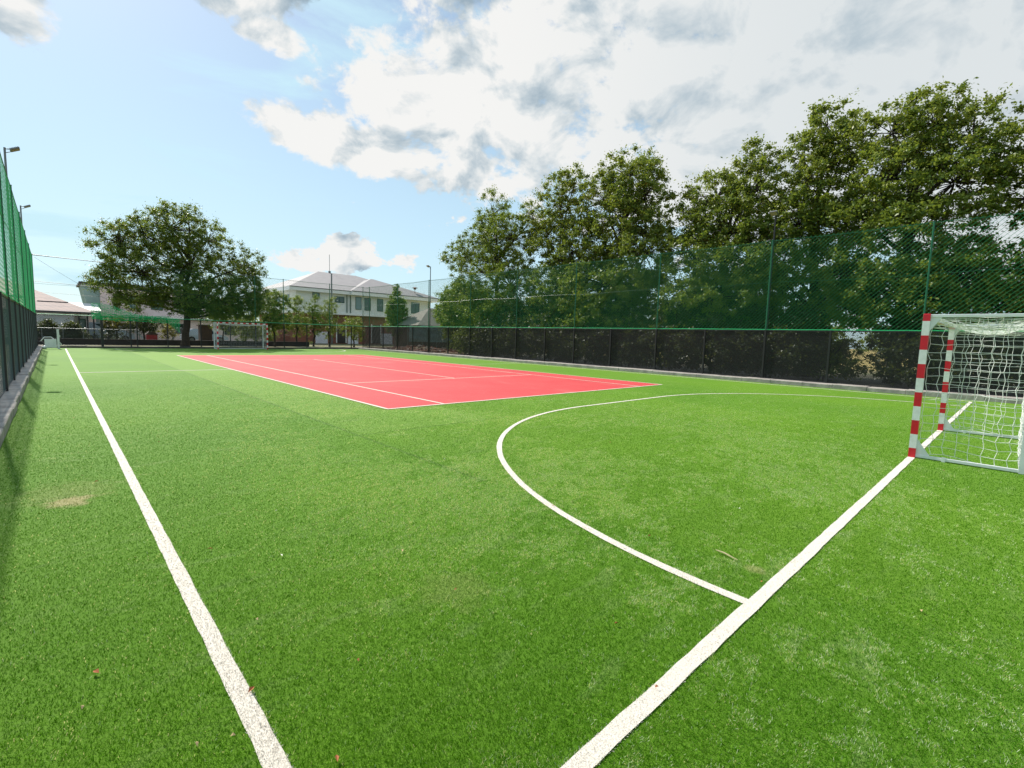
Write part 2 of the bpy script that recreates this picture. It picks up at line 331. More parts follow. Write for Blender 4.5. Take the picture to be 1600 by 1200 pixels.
def turf_mat(name, blades):
    Mt = bpy.data.materials.new(name); Mt.use_nodes = True; nt = Mt.node_tree; nt.nodes.clear()
    t = nt.nodes.new('ShaderNodeNewGeometry'); P = t.outputs['Position']
    c = turf_colour(nt, P)
    p = nt.nodes.new('ShaderNodeBsdfPrincipled'); p.inputs['Specular IOR Level'].default_value = .5
    o = nt.nodes.new('ShaderNodeOutputMaterial')
    if blades:
        a = nt.nodes.new('ShaderNodeAttribute'); a.attribute_name = 'tint'
        c = mix(nt, 1.0, c, ramp(nt, a.outputs['Fac'], [(0, (.30, .40, .35)), (.5, (.62, .75, .78)), (.84, (1.02, 1.04, 1.2))]), 'MULTIPLY')
        c = mix(nt, sstep(nt, a.outputs['Fac'], .85, .97), c, (.58, .68, .46))  # palest tints take the painted glint colour
        p.inputs['Roughness'].default_value = .55; p.inputs['Specular IOR Level'].default_value = .03
        tr = nt.nodes.new('ShaderNodeBsdfTranslucent'); nt.links.new(mix(nt, 1.0, c, (1.7, 1.3, .7), 'MULTIPLY'), tr.inputs['Color'])
        ms = nt.nodes.new('ShaderNodeMixShader'); ms.inputs[0].default_value = .42
        nt.links.new(p.outputs[0], ms.inputs[1]); nt.links.new(tr.outputs[0], ms.inputs[2]); nt.links.new(ms.outputs[0], o.inputs[0])
    else:
        c = mix(nt, 1.0, c, (1.32, 1.0, 1.1), 'MULTIPLY')
        f = noise(nt, P, 55, 6, .75)
        c = mix(nt, mth(nt, 'MULTIPLY', sstep(nt, f, .35, .6, 1, 0), .35), c, (.05, .13, .006))
        f2 = noise(nt, P, 24, 5, .75)
        c = mix(nt, mth(nt, 'MULTIPLY', sstep(nt, f2, .62, .78), .35), c, (.3, .42, .2))
        p.inputs['Roughness'].default_value = .7; p.inputs['Specular IOR Level'].default_value = .15; p.inputs['Sheen Weight'].default_value = .1; p.inputs['Sheen Roughness'].default_value = .6; p.inputs['Sheen Tint'].default_value = (.7, 1, .45, 1)
        bn = nt.nodes.new('ShaderNodeBump'); bn.inputs['Strength'].default_value = .9; bn.inputs['Distance'].default_value = .012
        nt.links.new(noise(nt, P, 130, 4, .7), bn.inputs['Height']); nt.links.new(bn.outputs[0], p.inputs['Normal'])
        nt.links.new(p.outputs[0], o.inputs[0])
    nt.links.new(c, p.inputs['Base Color']); return Mt
M['turf'] = turf_mat('turf_sheet', False); M['blade'] = turf_mat('turf_blade', True)
mb = MB(); mb.add([(X0, Y0, 0), (X1, Y0, 0), (X1, Y1, 0), (X0, Y1, 0)], [(0, 1, 2, 3)])
mb.build('turf', M['turf'], kind='structure')
def line_mat(name, col, dirt, sc=60):
    Mt = bpy.data.materials.new(name); Mt.use_nodes = True; nt = Mt.node_tree; p = nt.nodes['Principled BSDF']; p.inputs['Roughness'].default_value = .8
    t = nt.nodes.new('ShaderNodeNewGeometry'); P = t.outputs['Position']
    c = mix(nt, sstep(nt, noise(nt, P, sc, 5, .7), .4, .72), col, dirt)
    nt.links.new(c, p.inputs['Base Color'])
    bn = nt.nodes.new('ShaderNodeBump'); bn.inputs['Strength'].default_value = .7; bn.inputs['Distance'].default_value = .01
    nt.links.new(noise(nt, P, 120, 4, .7), bn.inputs['Height']); nt.links.new(bn.outputs[0], p.inputs['Normal'])
    return Mt
M['line'] = line_mat('line_white', (.74, .685, .60), (.67, .615, .53))
M['court_line'] = line_mat('court_line_white', (.72, .62, .52), (.66, .5, .42))
def red_mat():
    Mt = bpy.data.materials.new('red_turf'); Mt.use_nodes = True; nt = Mt.node_tree; p = nt.nodes['Principled BSDF']; p.inputs['Roughness'].default_value = .75
    t = nt.nodes.new('ShaderNodeNewGeometry'); P = t.outputs['Position']
    c = mix(nt, sstep(nt, noise(nt, P, .5, 6, .6), .3, .7), (.54, .026, .034), (.62, .045, .048))
    c = mix(nt, mth(nt, 'MULTIPLY', sstep(nt, noise(nt, P, 40, 4, .7), .4, .7), .35), c, (.68, .10, .10))
    # seams between the rolls and scuffed, sand-dulled patches
    g = nt.nodes.new('ShaderNodeSeparateXYZ'); nt.links.new(P, g.inputs[0])
    sm = mth(nt, 'LESS_THAN', mth(nt, 'ABSOLUTE', mth(nt, 'SUBTRACT', mth(nt, 'FRACT', mth(nt, 'DIVIDE', g.outputs[1], 3.9)), .5)), .006)
    c = mix(nt, mth(nt, 'MULTIPLY', sm, .35), c, (.36, .02, .025))
    wn = nt.nodes.new('ShaderNodeTexWhiteNoise'); wn.noise_dimensions = '1D'; nt.links.new(mth(nt, 'FLOOR', mth(nt, 'ADD', mth(nt, 'DIVIDE', g.outputs[1], 3.9), .5)), wn.inputs['W'])
    c = mix(nt, mth(nt, 'MULTIPLY', wn.outputs[0], .22), c, (.44, .02, .03))
    wr = noise(nt, mapping(nt, P, sc=(1.0, .5, 1)), .9, 8, .65, .6)
    c = mix(nt, mth(nt, 'MULTIPLY', sstep(nt, wr, .52, .75), .3), c, (.66, .2, .17))
    nt.links.new(c, p.inputs['Base Color'])
    bn = nt.nodes.new('ShaderNodeBump'); bn.inputs['Strength'].default_value = .7; bn.inputs['Distance'].default_value = .01
    nt.links.new(noise(nt, P, 120, 4, .7), bn.inputs['Height']); nt.links.new(bn.outputs[0], p.inputs['Normal']); return Mt
M['red'] = red_mat()
CW, CL = 10.97, 23.35
mb = MB(); mb.add([(0, 0, .004), (CW, 0, .004), (CW, CL, .004), (0, CL, .004)], [(0, 1, 2, 3)]); mb.build('red_court', M['red'], kind='structure')
def strip(mb, pts, w, z):
    """one sheet of width w along a ground polyline; edges wander by a few millimetres"""
    rnd = random.Random(5); vs = []; n = len(pts)
    for i, p in enumerate(pts):
        a = Vector(pts[max(i-1, 0)]); b = Vector(pts[min(i+1, n-1)]); t = (b-a).normalized(); nn = Vector((-t.y, t.x)); p = Vector(p)
        for s in (-1, 1):
            q = p+nn*s*(w/2+rnd.uniform(-.003, .003)); vs.append((q.x, q.y, z))
    mb.add(vs, [(2*i, 2*i+2, 2*i+3, 2*i+1) for i in range(n-1)])
def seg(a, b, step=.12):
    n = max(1, int((Vector(b)-Vector(a)).length/step)); return [(a[0]+(b[0]-a[0])*i/n, a[1]+(b[1]-a[1])*i/n) for i in range(n+1)]
LX, RX, GY, GYF, R6 = -4.408, 15.38, -7.893, 32.75, 5.93
GA, GB = 3.97, 7.43
def darc(cy, sgn):
    pts = []
    for k in range(33): a = math.pi - k*math.pi/2/32; pts.append((GA+R6*math.cos(a), cy+sgn*R6*math.sin(a)))
    pts += seg((GA, cy+sgn*R6), (GB, cy+sgn*R6), .3)[1:]
    for k in range(1, 33): a = math.pi/2 - k*math.pi/2/32; pts.append((GB+R6*math.cos(a), cy+sgn*R6*math.sin(a)))
    return pts
LW = .076
FIELD = [(seg((LX, -12.9), (LX, GYF+.04)), LW, .0040), (seg((LX-.0+LW/2, GY), (15.2, GY)), LW+.005, .0065), (darc(GY, 1), LW*.95, .0052), (seg((LX+LW/2, 12.0), (-.03, 11.95), .5), .085, .0052),
         (seg((CW+.03, 11.9), (RX, 11.85), .5), .055, .0052), (seg((RX, GY+.02), (RX+.15, GYF), .5), .085, .0052), (seg((LX, GYF), (RX, GYF), .5), .06, .0052), (darc(GYF, -1), .075, .0065)]
# the pitch lines as laid: continuous sheets slightly above the turf
mb = MB()
for pts, w, z in FIELD: strip(mb, pts, w, z)
mb.build('pitch_lines', M['line'], kind='structure')
TL = [((-.02, 0), (CW+.02, 0)), ((0, .03), (0, CL)), ((CW, .03), (CW, CL)), ((0, CL), (CW, CL)), ((1.42, .03), (1.42, CL)), ((CW-1.42, .03), (CW-1.42, CL)), ((1.45, 5.2), (CW-1.45, 5.22)), ((1.45, CL-5.26), (CW-1.45, CL-5.26)), ((CW/2+.1, 5.24), (CW/2, CL-5.3))]
mb = MB()
for k, (a, b) in enumerate(TL): strip(mb, seg(a, b, .6), .072 if k not in (7,) else .05, .008+.0012*(k % 3))
mb.build('court_lines', M['court_line'], kind='structure')

# blades of artificial grass: density falls with distance from where people stand to look
def turf_blades():
    rng = np.random.default_rng(3)
    cx_, cy_ = CAM.x, CAM.y
    tot = 1250000
    # r from 1.2 to 26 m, ring density ~ r^-1.75
    e = -1.75; a0, a1 = 1.15, 20.0
    u = rng.random(tot); k = e+2
    r = (a0**k + u*(a1**k-a0**k))**(1/k)
    th = rad(43.5)+(rng.random(tot)-.5)*rad(118)
    x = cx_+r*np.sin(th); y = cy_+r*np.cos(th)
    ok = (x > X0+.01) & (x < X1-.05) & (y > Y0) & (y < Y1)
    ok &= ~((x > -.06) & (x < CW+.06) & (y > -.06) & (y < CL+.06))
    x, y, r = x[ok], y[ok], r[ok]; n = len(x)
    white = np.zeros(n, bool)
    for pts, w, z in FIELD:
        P = np.array(pts)
        if len(P) > 40 and abs(P[:, 0]-P[0, 0]).max() < .001:
            white |= (abs(x-P[0, 0]) < w/2) & (y > P[:, 1].min()) & (y < P[:, 1].max())
        elif abs(P[:, 1]-P[0, 1]).max() < .001:
            white |= (abs(y-P[0, 1]) < w/2) & (x > P[:, 0].min()) & (x < P[:, 0].max())
        else:
            for A, B in zip(P[:-1], P[1:]):
                d = B-A; L = np.hypot(*d)+1e-9; t = ((x-A[0])*d[0]+(y-A[1])*d[1])/L**2
                dist = np.abs((x-A[0])*d[1]-(y-A[1])*d[0])/L; white |= (t >= 0) & (t <= 1) & (dist < w/2)
    far = (r > 14) & white
    fade = np.clip((r-9)/11, 0, 1)
    h = rng.uniform(.0055, .0100, n)*(1-.75*fade); w_ = .00165*np.maximum(1, (r/1.7))**.62*rng.uniform(.7, 1.3, n)
    h = np.where(white, h*.6+.004, h)
    # combing: neighbouring blades lean the same way in patches
    g = np.sin(x*2.3+1.7*np.sin(y*1.9))+np.sin(y*3.1+1.3*np.sin(x*2.7+1))
    lean_dir = g*.8+rng.normal(0, 1.5, n); lean = np.abs(rng.normal(.8, .4, n))
    lx = np.cos(lean_dir)*lean*h; ly = np.sin(lean_dir)*lean*h
    fa = rng.random(n)*math.pi; wx = np.cos(fa)*w_/2; wy = np.sin(fa)*w_/2
    V = np.zeros((n, 4, 3))
    V[:, 0] = np.stack([x-wx, y-wy, np.full(n, .001)], 1); V[:, 1] = np.stack([x+wx, y+wy, np.full(n, .001)], 1)
    V[:, 2] = np.stack([x+wx*.6+lx, y+wy*.6+ly, h], 1); V[:, 3] = np.stack([x-wx*.6+lx, y-wy*.6+ly, h], 1)
    F = np.arange(n*4).reshape(n, 4)
    # sun glints painted as clumps of pale fibre, from a few octaves of value noise over the ground
    def vnoise(x, y, cell, sd):
        g = np.random.default_rng(sd).random((256, 256)); u = x/cell+500.3; v = y/cell+500.7
        i = np.floor(u).astype(int); j = np.floor(v).astype(int); fu = u-i; fv = v-j; fu = fu*fu*(3-2*fu); fv = fv*fv*(3-2*fv)
        G = lambda a, c: g[a % 256, c % 256]
        return (G(i, j)*(1-fu)+G(i+1, j)*fu)*(1-fv)+(G(i, j+1)*(1-fu)+G(i+1, j+1)*fu)*fv
    tint = np.clip(rng.beta(2.2, 2.2, n)*.82, 0, 1)
    xr = x*.88+y*.47; yr = (-x*.47+y*.88)*1.7
    P_ = .9*vnoise(x, y, 1.3, 1)+.7*vnoise(xr, yr, .36, 2)+.8*vnoise(xr, yr, .11, 3)+.8*vnoise(x, y, .03, 4)
    P_ = P_/3.2
    prob = .012+np.clip((P_-.475)*5.0, 0, .6)*np.clip((x+4.3)/2.2, .10, 1)*np.clip(1.35-.05*r, .4, 1)
    glint = rng.random(n) < prob; tint = np.where(glint & ~white, rng.uniform(.87, 1, n), tint)
    V[glint, 2:, 2] += .003
    me = npmesh('turf_grass', V.reshape(-1, 3), F, tint, white.astype(int))
    link('turf_grass', me, [M['blade'], M['line']], kind='stuff')
turf_blades()

# kerbs ------------------------------------------------------------
def kerb(name, x0, x1, y0, y1, z, along, M_):
    """row of cast kerb lengths with small misalignments and chipped joints"""
    rnd = random.Random(int(x0*10+y0)); mb = MB(); a, b = (y0, y1) if along == 'y' else (x0, x1); p = a
    while p < b-.05:
        q = min(b, p+rnd.uniform(.9, 1.15)); d = rnd.uniform(-.012, .012); dz = rnd.uniform(-.014, .012)
        if along == 'y': mb.box(x0+d, x1+d, p, q-.012, -.02, z+dz, bev=.014)
        else: mb.box(p, q-.012, y0+d, y1+d, -.02, z+dz, bev=.014)
        p = q
    return mb.build(name, M_, kind='structure')
kerb('kerb', -6.15, X0, -13, 34.9, .15, 'y', M['concrete'])
kerb('kerb', X1, 16.85, -13, 34.9, .15, 'y', M['concrete'])
kerb('kerb', -5.4, X1-.05, Y1, 34.9, .12, 'x', M['shaded_concrete'])

# ------------------------------------------------------------------ fences
ZB, ZG, ZT = .13, 2.13, 5.8
def wires(mb, P, u0, u1, z0, z1, per, wd, sgn, n=3, mi=0):
    """straight diagonal strands across a fence panel; P(u,z)->point; both strands of a diamond mesh come from two calls"""
    H = z1-z0; u = u0-H
    while u < u1+H:
        a, b = (u, u+H)            # u at bottom, u at top
        if sgn < 0: a, b = b, a
        lo, hi = 0.0, 1.0
        for t_lim in (u0, u1):
            pass
        # clip to [u0,u1]
        def clip(t): return a+(b-a)*t
        ts = sorted([(u0-a)/(b-a), (u1-a)/(b-a)]); lo = max(0, ts[0]); hi = min(1, ts[1])
        if hi-lo > .01:
            mb.tube([P(clip(lo), z0+H*lo), P(clip(hi), z0+H*hi)], wd, n, mi, caps=False)
        u += per
def netting(P, u0, u1, z0, z1, specs):
    mb = MB()
    for per, wd, sgn in specs: wires(mb, P, u0, u1, z0, z1, per, wd, sgn)
    return mb
def fence_post(parent, P, u, tall, ztop=ZT, w=.036):
    x, y = P(u, 0)[0], P(u, 0)[1]; mb = MB()
    mb.box(x-w, x+w, y-w, y+w, ZB-.02, ZG+.03, 0, bev=.006)
    if tall: mb.tube([(x, y, ZG), (x, y, ztop)], w*.82, 8, 1); mb.box(x-w*.9, x+w*.9, y-w*.9, y+w*.9, ztop, ztop+.015, 1)
    return mb.build('post', [M['black_steel'], M['green_steel']], parent)
def fence(name, label, P, u0, u1, talls, shorts, net_u, upper, lower, axis_off, zt=ZT, wm='black_wire', nm='green_twine'):
    root = empty(name, (0, 0, 0), label=label, cat='fence')
    for u in talls: fence_post(root, P, u, True, zt)
    for u in shorts: fence_post(root, P, u, False)
    netting(P, u0, u1, ZB+.03, ZG, lower).build('wire_mesh', M[wm], root)
    if net_u: netting(P, net_u[0], net_u[1], ZG, zt, upper).build('green_net', M[nm], root)
    # rails and cords
    mb = MB(); mb.tube([P(u0, ZG), P(u1, ZG)], .02, 6); mb.tube([P(u0, ZB+.05), P(u1, ZB+.05)], .012, 6); mb.build('rail', M['black_steel'], root)
    mb = MB(); rnd = random.Random(7)
    us = [u0+(u1-u0)*i/160 for i in range(161)]
    mb.tube([P(u, ZG+.045+rnd.uniform(-.006, .006)) for u in us], .016, 5)
    mb.build('green_rope', M['green_cord'], root)
    mb = MB(); ta = sorted(set([u0]+[t for t in talls]+[u1]))
    pts = []
    for a, b in zip(ta[:-1], ta[1:]):
        for k in range(8): t = k/8; pts.append(P(a+(b-a)*t, zt-.03-.16*t*(1-t)*min(1, (b-a)/5)))
    pts.append(P(ta[-1], zt-.03)); mb.tube(pts, .012, 5)
    pts = [P(u, (ZG+zt)/2+.1-.03*math.sin(u)) for u in us[::4]]; mb.tube(pts, .006, 4)
    mb.build('cable', M['green_steel'], root)
    return root
XR, XL, YF = 16.6, -5.68, 34.5
PR = lambda u, z: (XR, u, z); PL = lambda u, z: (XL, u, z); PF = lambda u, z: (u, YF, z)
UP = [(.15, .0064, -1), (.15, .0020, 1)]
LO = [(.055, .0066, 1), (.055, .0066, -1)]
rt_t = [-12.0, -6.42, -1.41, 3.61, 8.79, 13.56, 18.3, 23.55, 28.3, 33.4]; rt_s = [-9.2, -3.74, 1.16, 6.28, 11.04, 15.9, 20.9, 25.85, 30.8]
fence('sports_fence', 'long green net fence over black mesh in front of the tall row of trees', PR, -12.5, YF, rt_t, rt_s, (-12.5, YF), UP, LO, 1)
lt_t = [-12, -7, -2, 3, 8, 13, 18, 23, 28, 33.2]; lt_s = [-9.5, -4.5, .5, 5.4, 10.5, 15.5, 20.5, 25.5, 30.6]
fence('sports_fence', 'fence with green net seen end-on along the left kerb, two floodlights above it', PL, -12.5, YF, lt_t, lt_s, (-12.5, YF), [(.2, .0028, -1), (.2, .0022, 1)], [(.055, .0013, 1), (.055, .0013, -1)], 1, 5.75, 'grey_wire', 'green_net_lit')
ft = fence('sports_fence', 'far end fence behind the distant goal, its green net missing on the left', PF, XL, XR, [7.13, 9.34, 13.3, 16.5], [-2.5, -.6, 1.18, 3.28, 5.28, 11.25, 15.33], (1.6, XR), [(.2, .004, -1), (.2, .004, 1)], [(.14, .0028, 1), (.14, .0028, -1)], 1, 5.85)
# thicker gate post and the braces beside it, collapsed net heaped over the fence
mb = MB(); mb.box(-2.58, -2.44, YF-.07, YF+.07, .1, 2.2, bev=.01); mb.box(-1.0, -.92, YF-.04, YF+.04, .1, 2.2, bev=.01)
mb.tube([(-2.5, YF-.05, 1.95), (-.95, YF-.05, .3)], .02, 6); mb.tube([(-2.5, YF-.05, .3), (-.95, YF-.05, 1.95)], .02, 6); mb.build('gate_frame', M['black_steel'], ft)
def fallen_net():
    rnd = random.Random(11); mb = MB()
    nx, nz = 46, 16; G = {}
    for i in range(nx+1):
        t = i/nx; x = -3.0+4.9*t
        topz = 3.05-1.0*t**.8+.12*math.sin(t*9); botz = 2.05-.25*t-.12*math.sin(t*7)-(.55 if t > .85 else 0)*(t-.85)/.15
        for j in range(nz+1):
            s = j/nz; G[i, j] = Vector((x+rnd.uniform(-.05, .05), YF-.1-.28*math.sin(s*3.1)+.07*math.sin(i*1.7+j)+rnd.uniform(-.03, .03), botz+(topz-botz)*s+rnd.uniform(-.04, .04)))
    for j in range(nz+1): mb.tube([G[i, j] for i in range(nx+1)], .011, 3, caps=False)
    for i in range(nx+1): mb.tube([G[i, j] for j in range(nz+1)], .011, 3, caps=False)
    for k in range(10):
        z0 = rnd.uniform(1.95, 2.3); pts = [(-3.0+4.9*i/20, YF-.16+rnd.uniform(-.08, .08), z0+rnd.uniform(-.06, .06)-.2*(i/20)**2) for i in range(21)]; mb.tube(pts, .011, 4)
    return mb.build('fallen_net', M['green_cord'], None, label='bunched bright green net sagging over the far fence beside the big tree', cat='net')
fallen_net()
# cables strung across the gap at the far left
mb = MB()
for z0, z1, r in ((5.85, 5.85, .02), (4.2, 4.1, .012), (3.55, 3.5, .008)):
    mb.tube([(XL+(7.13-XL)*k/24, YF, z0+(z1-z0)*k/24-.35*(k/24)*(1-k/24)) for k in range(25)], r, 5)
mb.tube([(XL+.1+4.6*k/10, YF, 5.7-3.1*k/10-.5*(k/10)*(1-k/10)) for k in range(11)], .006, 4)
mb.build('span_wire', M['black_steel'], ft)

# ------------------------------------------------------------------ floodlights
def floodlight(x, y, side, label, base=.1, zt=6.85, two=False, pm='galv'):
    r = empty('floodlight', (x, y, 0), label=label, cat='floodlight', group='floodlights above the fences')
    mb = MB(); mb.tube([(0, 0, base), (0, 0, 2.2), (0, 0, zt)], [.042, .036, .028], 8); mb.build('pole', M[pm], r)
    mb = MB(); mb.tube([(0, 0, zt-.04), (side*.12, 0, zt-.02)], .016, 6); mb.tube([(0, 0, zt-.16), (side*.12, 0, zt-.1)], .011, 6); mb.build('arm', M['galv'], r)
    h = empty('lamp_head', (side*.22, 0, zt)); h.parent = r; h.rotation_euler = (0, rad(-28*side), 0)
    mb = MB(); mb.box(-.12, .12, -.15, .15, -.025, .025, bev=.01)
    for k in range(6): mb.box(-.105+k*.038, -.095+k*.038, -.13, .13, .026, .042)
    mb.build('housing', M['galv'], h)
    mb = MB(); mb.box(-.1, .1, -.12, .12, -.031, -.027); mb.build('glass', M['lamp_glass'], h)
    return r
floodlight(XL-.07, 13.0, 1, 'nearer floodlight on a pole above the left fence', two=True)
floodlight(XL-.07, 23.0, 1, 'farther floodlight on a pole above the left fence')
floodlight(XR+.12, -1.41, -1, 'floodlight standing against the tree crowns behind the right net', pm='black_steel')
floodlight(XR+.12, 23.55, -1, 'floodlight on a pole in open sky between the building and the trees', pm='black_steel')

# ------------------------------------------------------------------ goals
def stripe_mat(name, axis, off):
    Mt = bpy.data.materials.new(name); Mt.use_nodes = True; nt = Mt.node_tree; p = nt.nodes['Principled BSDF']; p.inputs['Roughness'].default_value = .35
    t = nt.nodes.new('ShaderNodeTexCoord'); g = nt.nodes.new('ShaderNodeSeparateXYZ'); nt.links.new(t.outputs['Object'], g.inputs[0])
    f = mth(nt, 'FLOORED_MODULO', mth(nt, 'DIVIDE', mth(nt, 'ADD', g.outputs[axis], off), .4), 1.0)
    k = mth(nt, 'GREATER_THAN', f, .5)
    d = noise(nt, t.outputs['Object'], 14, 5, .6)
    w = mix(nt, sstep(nt, d, .4, .8), (.76, .78, .77), (.60, .62, .60)); r = mix(nt, sstep(nt, d, .4, .8), (.62, .006, .02), (.5, .01, .02))
    nt.links.new(mix(nt, k, w, r), p.inputs['Base Color']); return Mt
M['post_stripe'] = stripe_mat('post_stripe', 2, -.14+.0); M['bar_stripe'] = stripe_mat('bar_stripe', 0, .0)
def goal(loc, rz, label, near, sag=1.0):
    """origin between the posts on the goal line; the pitch side is +y, the net goes to -y"""
    r = empty('handball_goal', loc, label=label, cat='goal'); r.rotation_euler = (0, 0, rz)
    hw = (GB-GA)/2+.0; H = 2.04; dp = 1.06; s = .04; tb = .021
    for sx in (-1, 1):
        mb = MB(); mb.box(sx*hw-s, sx*hw+s, -s, s, 0, H, bev=.006); mb.build('post', M['post_stripe'], r)
    mb = MB(); mb.box(-hw+s, hw-s, -s, s, H-.08, H-.001, bev=.005)
    bar = mb.build('crossbar', [M['white_paint'], M['bar_stripe']], r)
    for f in bar.data.polygons:
        if f.normal.y > .5 or f.normal.z < -.5: f.material_index = 1
    for sx in (-1, 1):
        x = sx*hw
        mb = MB(); mb.box(x-tb, x+tb, -dp, -s, .012, .054, bev=.004); mb.box(x-tb-.004, x+tb+.004, -.36, -.32, .0, .06)
        mb.add([(x-.012, -s, .05), (x+.012, -s, .05), (x+.012, -.19, .05), (x-.012, -.19, .05), (x-.012, -s, .27), (x+.012, -s, .27)], [(0, 1, 2, 3), (0, 3, 4), (1, 5, 2), (0, 4, 5, 1), (3, 2, 5, 4)])
        mb.build('base_bar', M['white_paint'], r)
        mb = MB(); mb.box(x-tb, x+tb, -dp, -s, H-.05, H-.008, bev=.004)
        mb.add([(x-.012, -s, H-.05), (x+.012, -s, H-.05), (x+.012, -.16, H-.05), (x-.012, -.16, H-.05), (x-.012, -s, H-.24), (x+.012, -s, H-.24)], [(3, 2, 1, 0), (4, 3, 0), (2, 5, 1), (1, 5, 4, 0), (4, 5, 2, 3)])
        mb.build('top_bar', M['white_paint'], r)
        mb = MB(); mb.box(x-.03, x+.03, -dp-.06, -dp, 0, H-.005, bev=.005); mb.build('back_upright', M['white_paint'], r)
    mb = MB(); mb.box(-hw+.03, hw-.03, -dp-.045, -dp-.005, .012, .052); mb.build('back_base_bar', M['white_paint'], r)
    mb = MB(); mb.box(-hw+.03, hw-.03, -dp-.045, -dp-.005, H-.05, H-.01); mb.build('back_top_bar', M['white_paint'], r)
    # net: knotted cords with slack, one mesh
    rnd = random.Random(21 if near else 22); mb = MB(); cr = .0032 if near else .003
    def jig(a): return Vector((rnd.uniform(-a, a), rnd.uniform(-a, a), rnd.uniform(-a, a)))
    def sheet(nu, nv, f, edge=True, j=.011):
        G = [[Vector(f(i/nu, k/nv))+jig(j) for k in range(nv+1)] for i in range(nu+1)]
        for i in range(nu+1):
            pts = []
            for k in range(nv+1):
                pts.append(G[i][k]+Vector((0, ((k % 2)-.5)*.02, 0)))
            mb.tube(pts, cr, 4 if near else 3, caps=False)
        for k in range(nv+1): mb.tube([G[i][k]+Vector((0, ((k % 2)-.5)*.02, 0)) for i in range(nu+1)], cr, 4 if near else 3, caps=False)
    wob = lambda u, v: .035*math.sin(5*u+3*v)*math.sin(math.pi*v)
    for sx in (-1, 1):
        sheet(8, 17, lambda u, v, sx=sx: (sx*(hw-.012)+wob(u, v)-sx*.03*math.sin(math.pi*u)*math.sin(math.pi*v), -s-.02-(dp-.03)*u, .055+(H-.14)*v+.035*math.sin(u*6)*(1-v)**2))
    sheet(30, 17, lambda u, v: (-hw+.02+(2*hw-.04)*u, -dp+.005+.015*math.sin(math.pi*v)*(.6+.4*math.sin(7*u)), .055+(H-.12)*v))
    sheet(33, 9, lambda u, v: (-hw+.02+(2*hw-.04)*u, -s-.02-(dp-.04)*v, H-.06-.16*sag*math.sin(math.pi*v)*math.sin(math.pi*min(1, max(0, u)))**.35-.01*math.sin(20*u)))
    # gathered folds of spare netting under the roof bars
    for k in range(9):
        v = rnd.random(); z = H-.06-rnd.uniform(.02, .09)
        mb.tube([Vector((-hw+.05+(2*hw-.1)*i/26, -s-.03-(dp-.06)*v, z-.05*math.sin(math.pi*i/26)))+jig(.02) for i in range(27)], cr, 3, caps=False)
    for sx in (-1, 1):
        for k in range(9):
            z = H-.06-.012*k; mb.tube([Vector((sx*(hw-.02-.01*(k % 3)), -s-.03-(dp-.05)*i/12, z-.03*math.sin(math.pi*i/12)-.004*k))+jig(.012) for i in range(13)], cr*1.1, 3, caps=False)
    mb.build('net', M['net_white'], r)
    return r
goal(((GA+GB)/2, GY, 0), 0, 'near handball goal with red and white posts at the right edge', True)
goal(((GA+GB)/2+.05, GYF, 0), math.pi, 'distant small goal with red and white frame at the far end', False)

# ------------------------------------------------------------------ trees
def leaves(name, centers, radii, n_per, size, M_, parent, org, seed, droop=.0, top_lit=None, flat=.75, elong=1.7):
    rng = np.random.default_rng(seed); C = np.array(centers); Rr = np.array(radii)
    idx = np.repeat(np.arange(len(C)), n_per); n = len(idx)
    d = rng.normal(0, 1, (n, 3)); d /= np.linalg.norm(d, axis=1)[:, None]; rr = np.abs(rng.normal(0, .47, n))
    P = C[idx]+d*(rr*Rr[idx])[:, None]*np.array([1, 1, flat])
    nrm = rng.normal(0, .75, (n, 3))+np.array([0, -.1, .75]); nrm /= np.linalg.norm(nrm, axis=1)[:, None]
    ax = rng.normal(0, 1, (n, 3)); ax[:, 2] -= droop; ax -= nrm*(ax*nrm).sum(1)[:, None]; ax /= np.linalg.norm(ax, axis=1)[:, None]
    bx = np.cross(nrm, ax); L = size*rng.uniform(.6, 1.25, n)[:, None]; Wd = L/elong
    V = np.empty((n, 4, 3)); V[:, 0] = P-ax*L*.5; V[:, 1] = P+bx*Wd*.5+nrm*L*.06; V[:, 2] = P+ax*L*.5; V[:, 3] = P-bx*Wd*.5+nrm*L*.06
    V -= np.array(org)
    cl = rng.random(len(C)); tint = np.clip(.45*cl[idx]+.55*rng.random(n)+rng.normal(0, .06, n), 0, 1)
    if top_lit is not None: tint = np.clip(tint*.8+.28*np.clip((P[:, 2]-top_lit[0])/(top_lit[1]-top_lit[0]), 0, 1)-.05, 0, 1)  # tint rises with height, painting sunlit crown tops into the leaf colour
    me = npmesh(name, V.reshape(-1, 3), np.arange(n*4).reshape(n, 4), tint)
    return link(name, me, M_, parent)
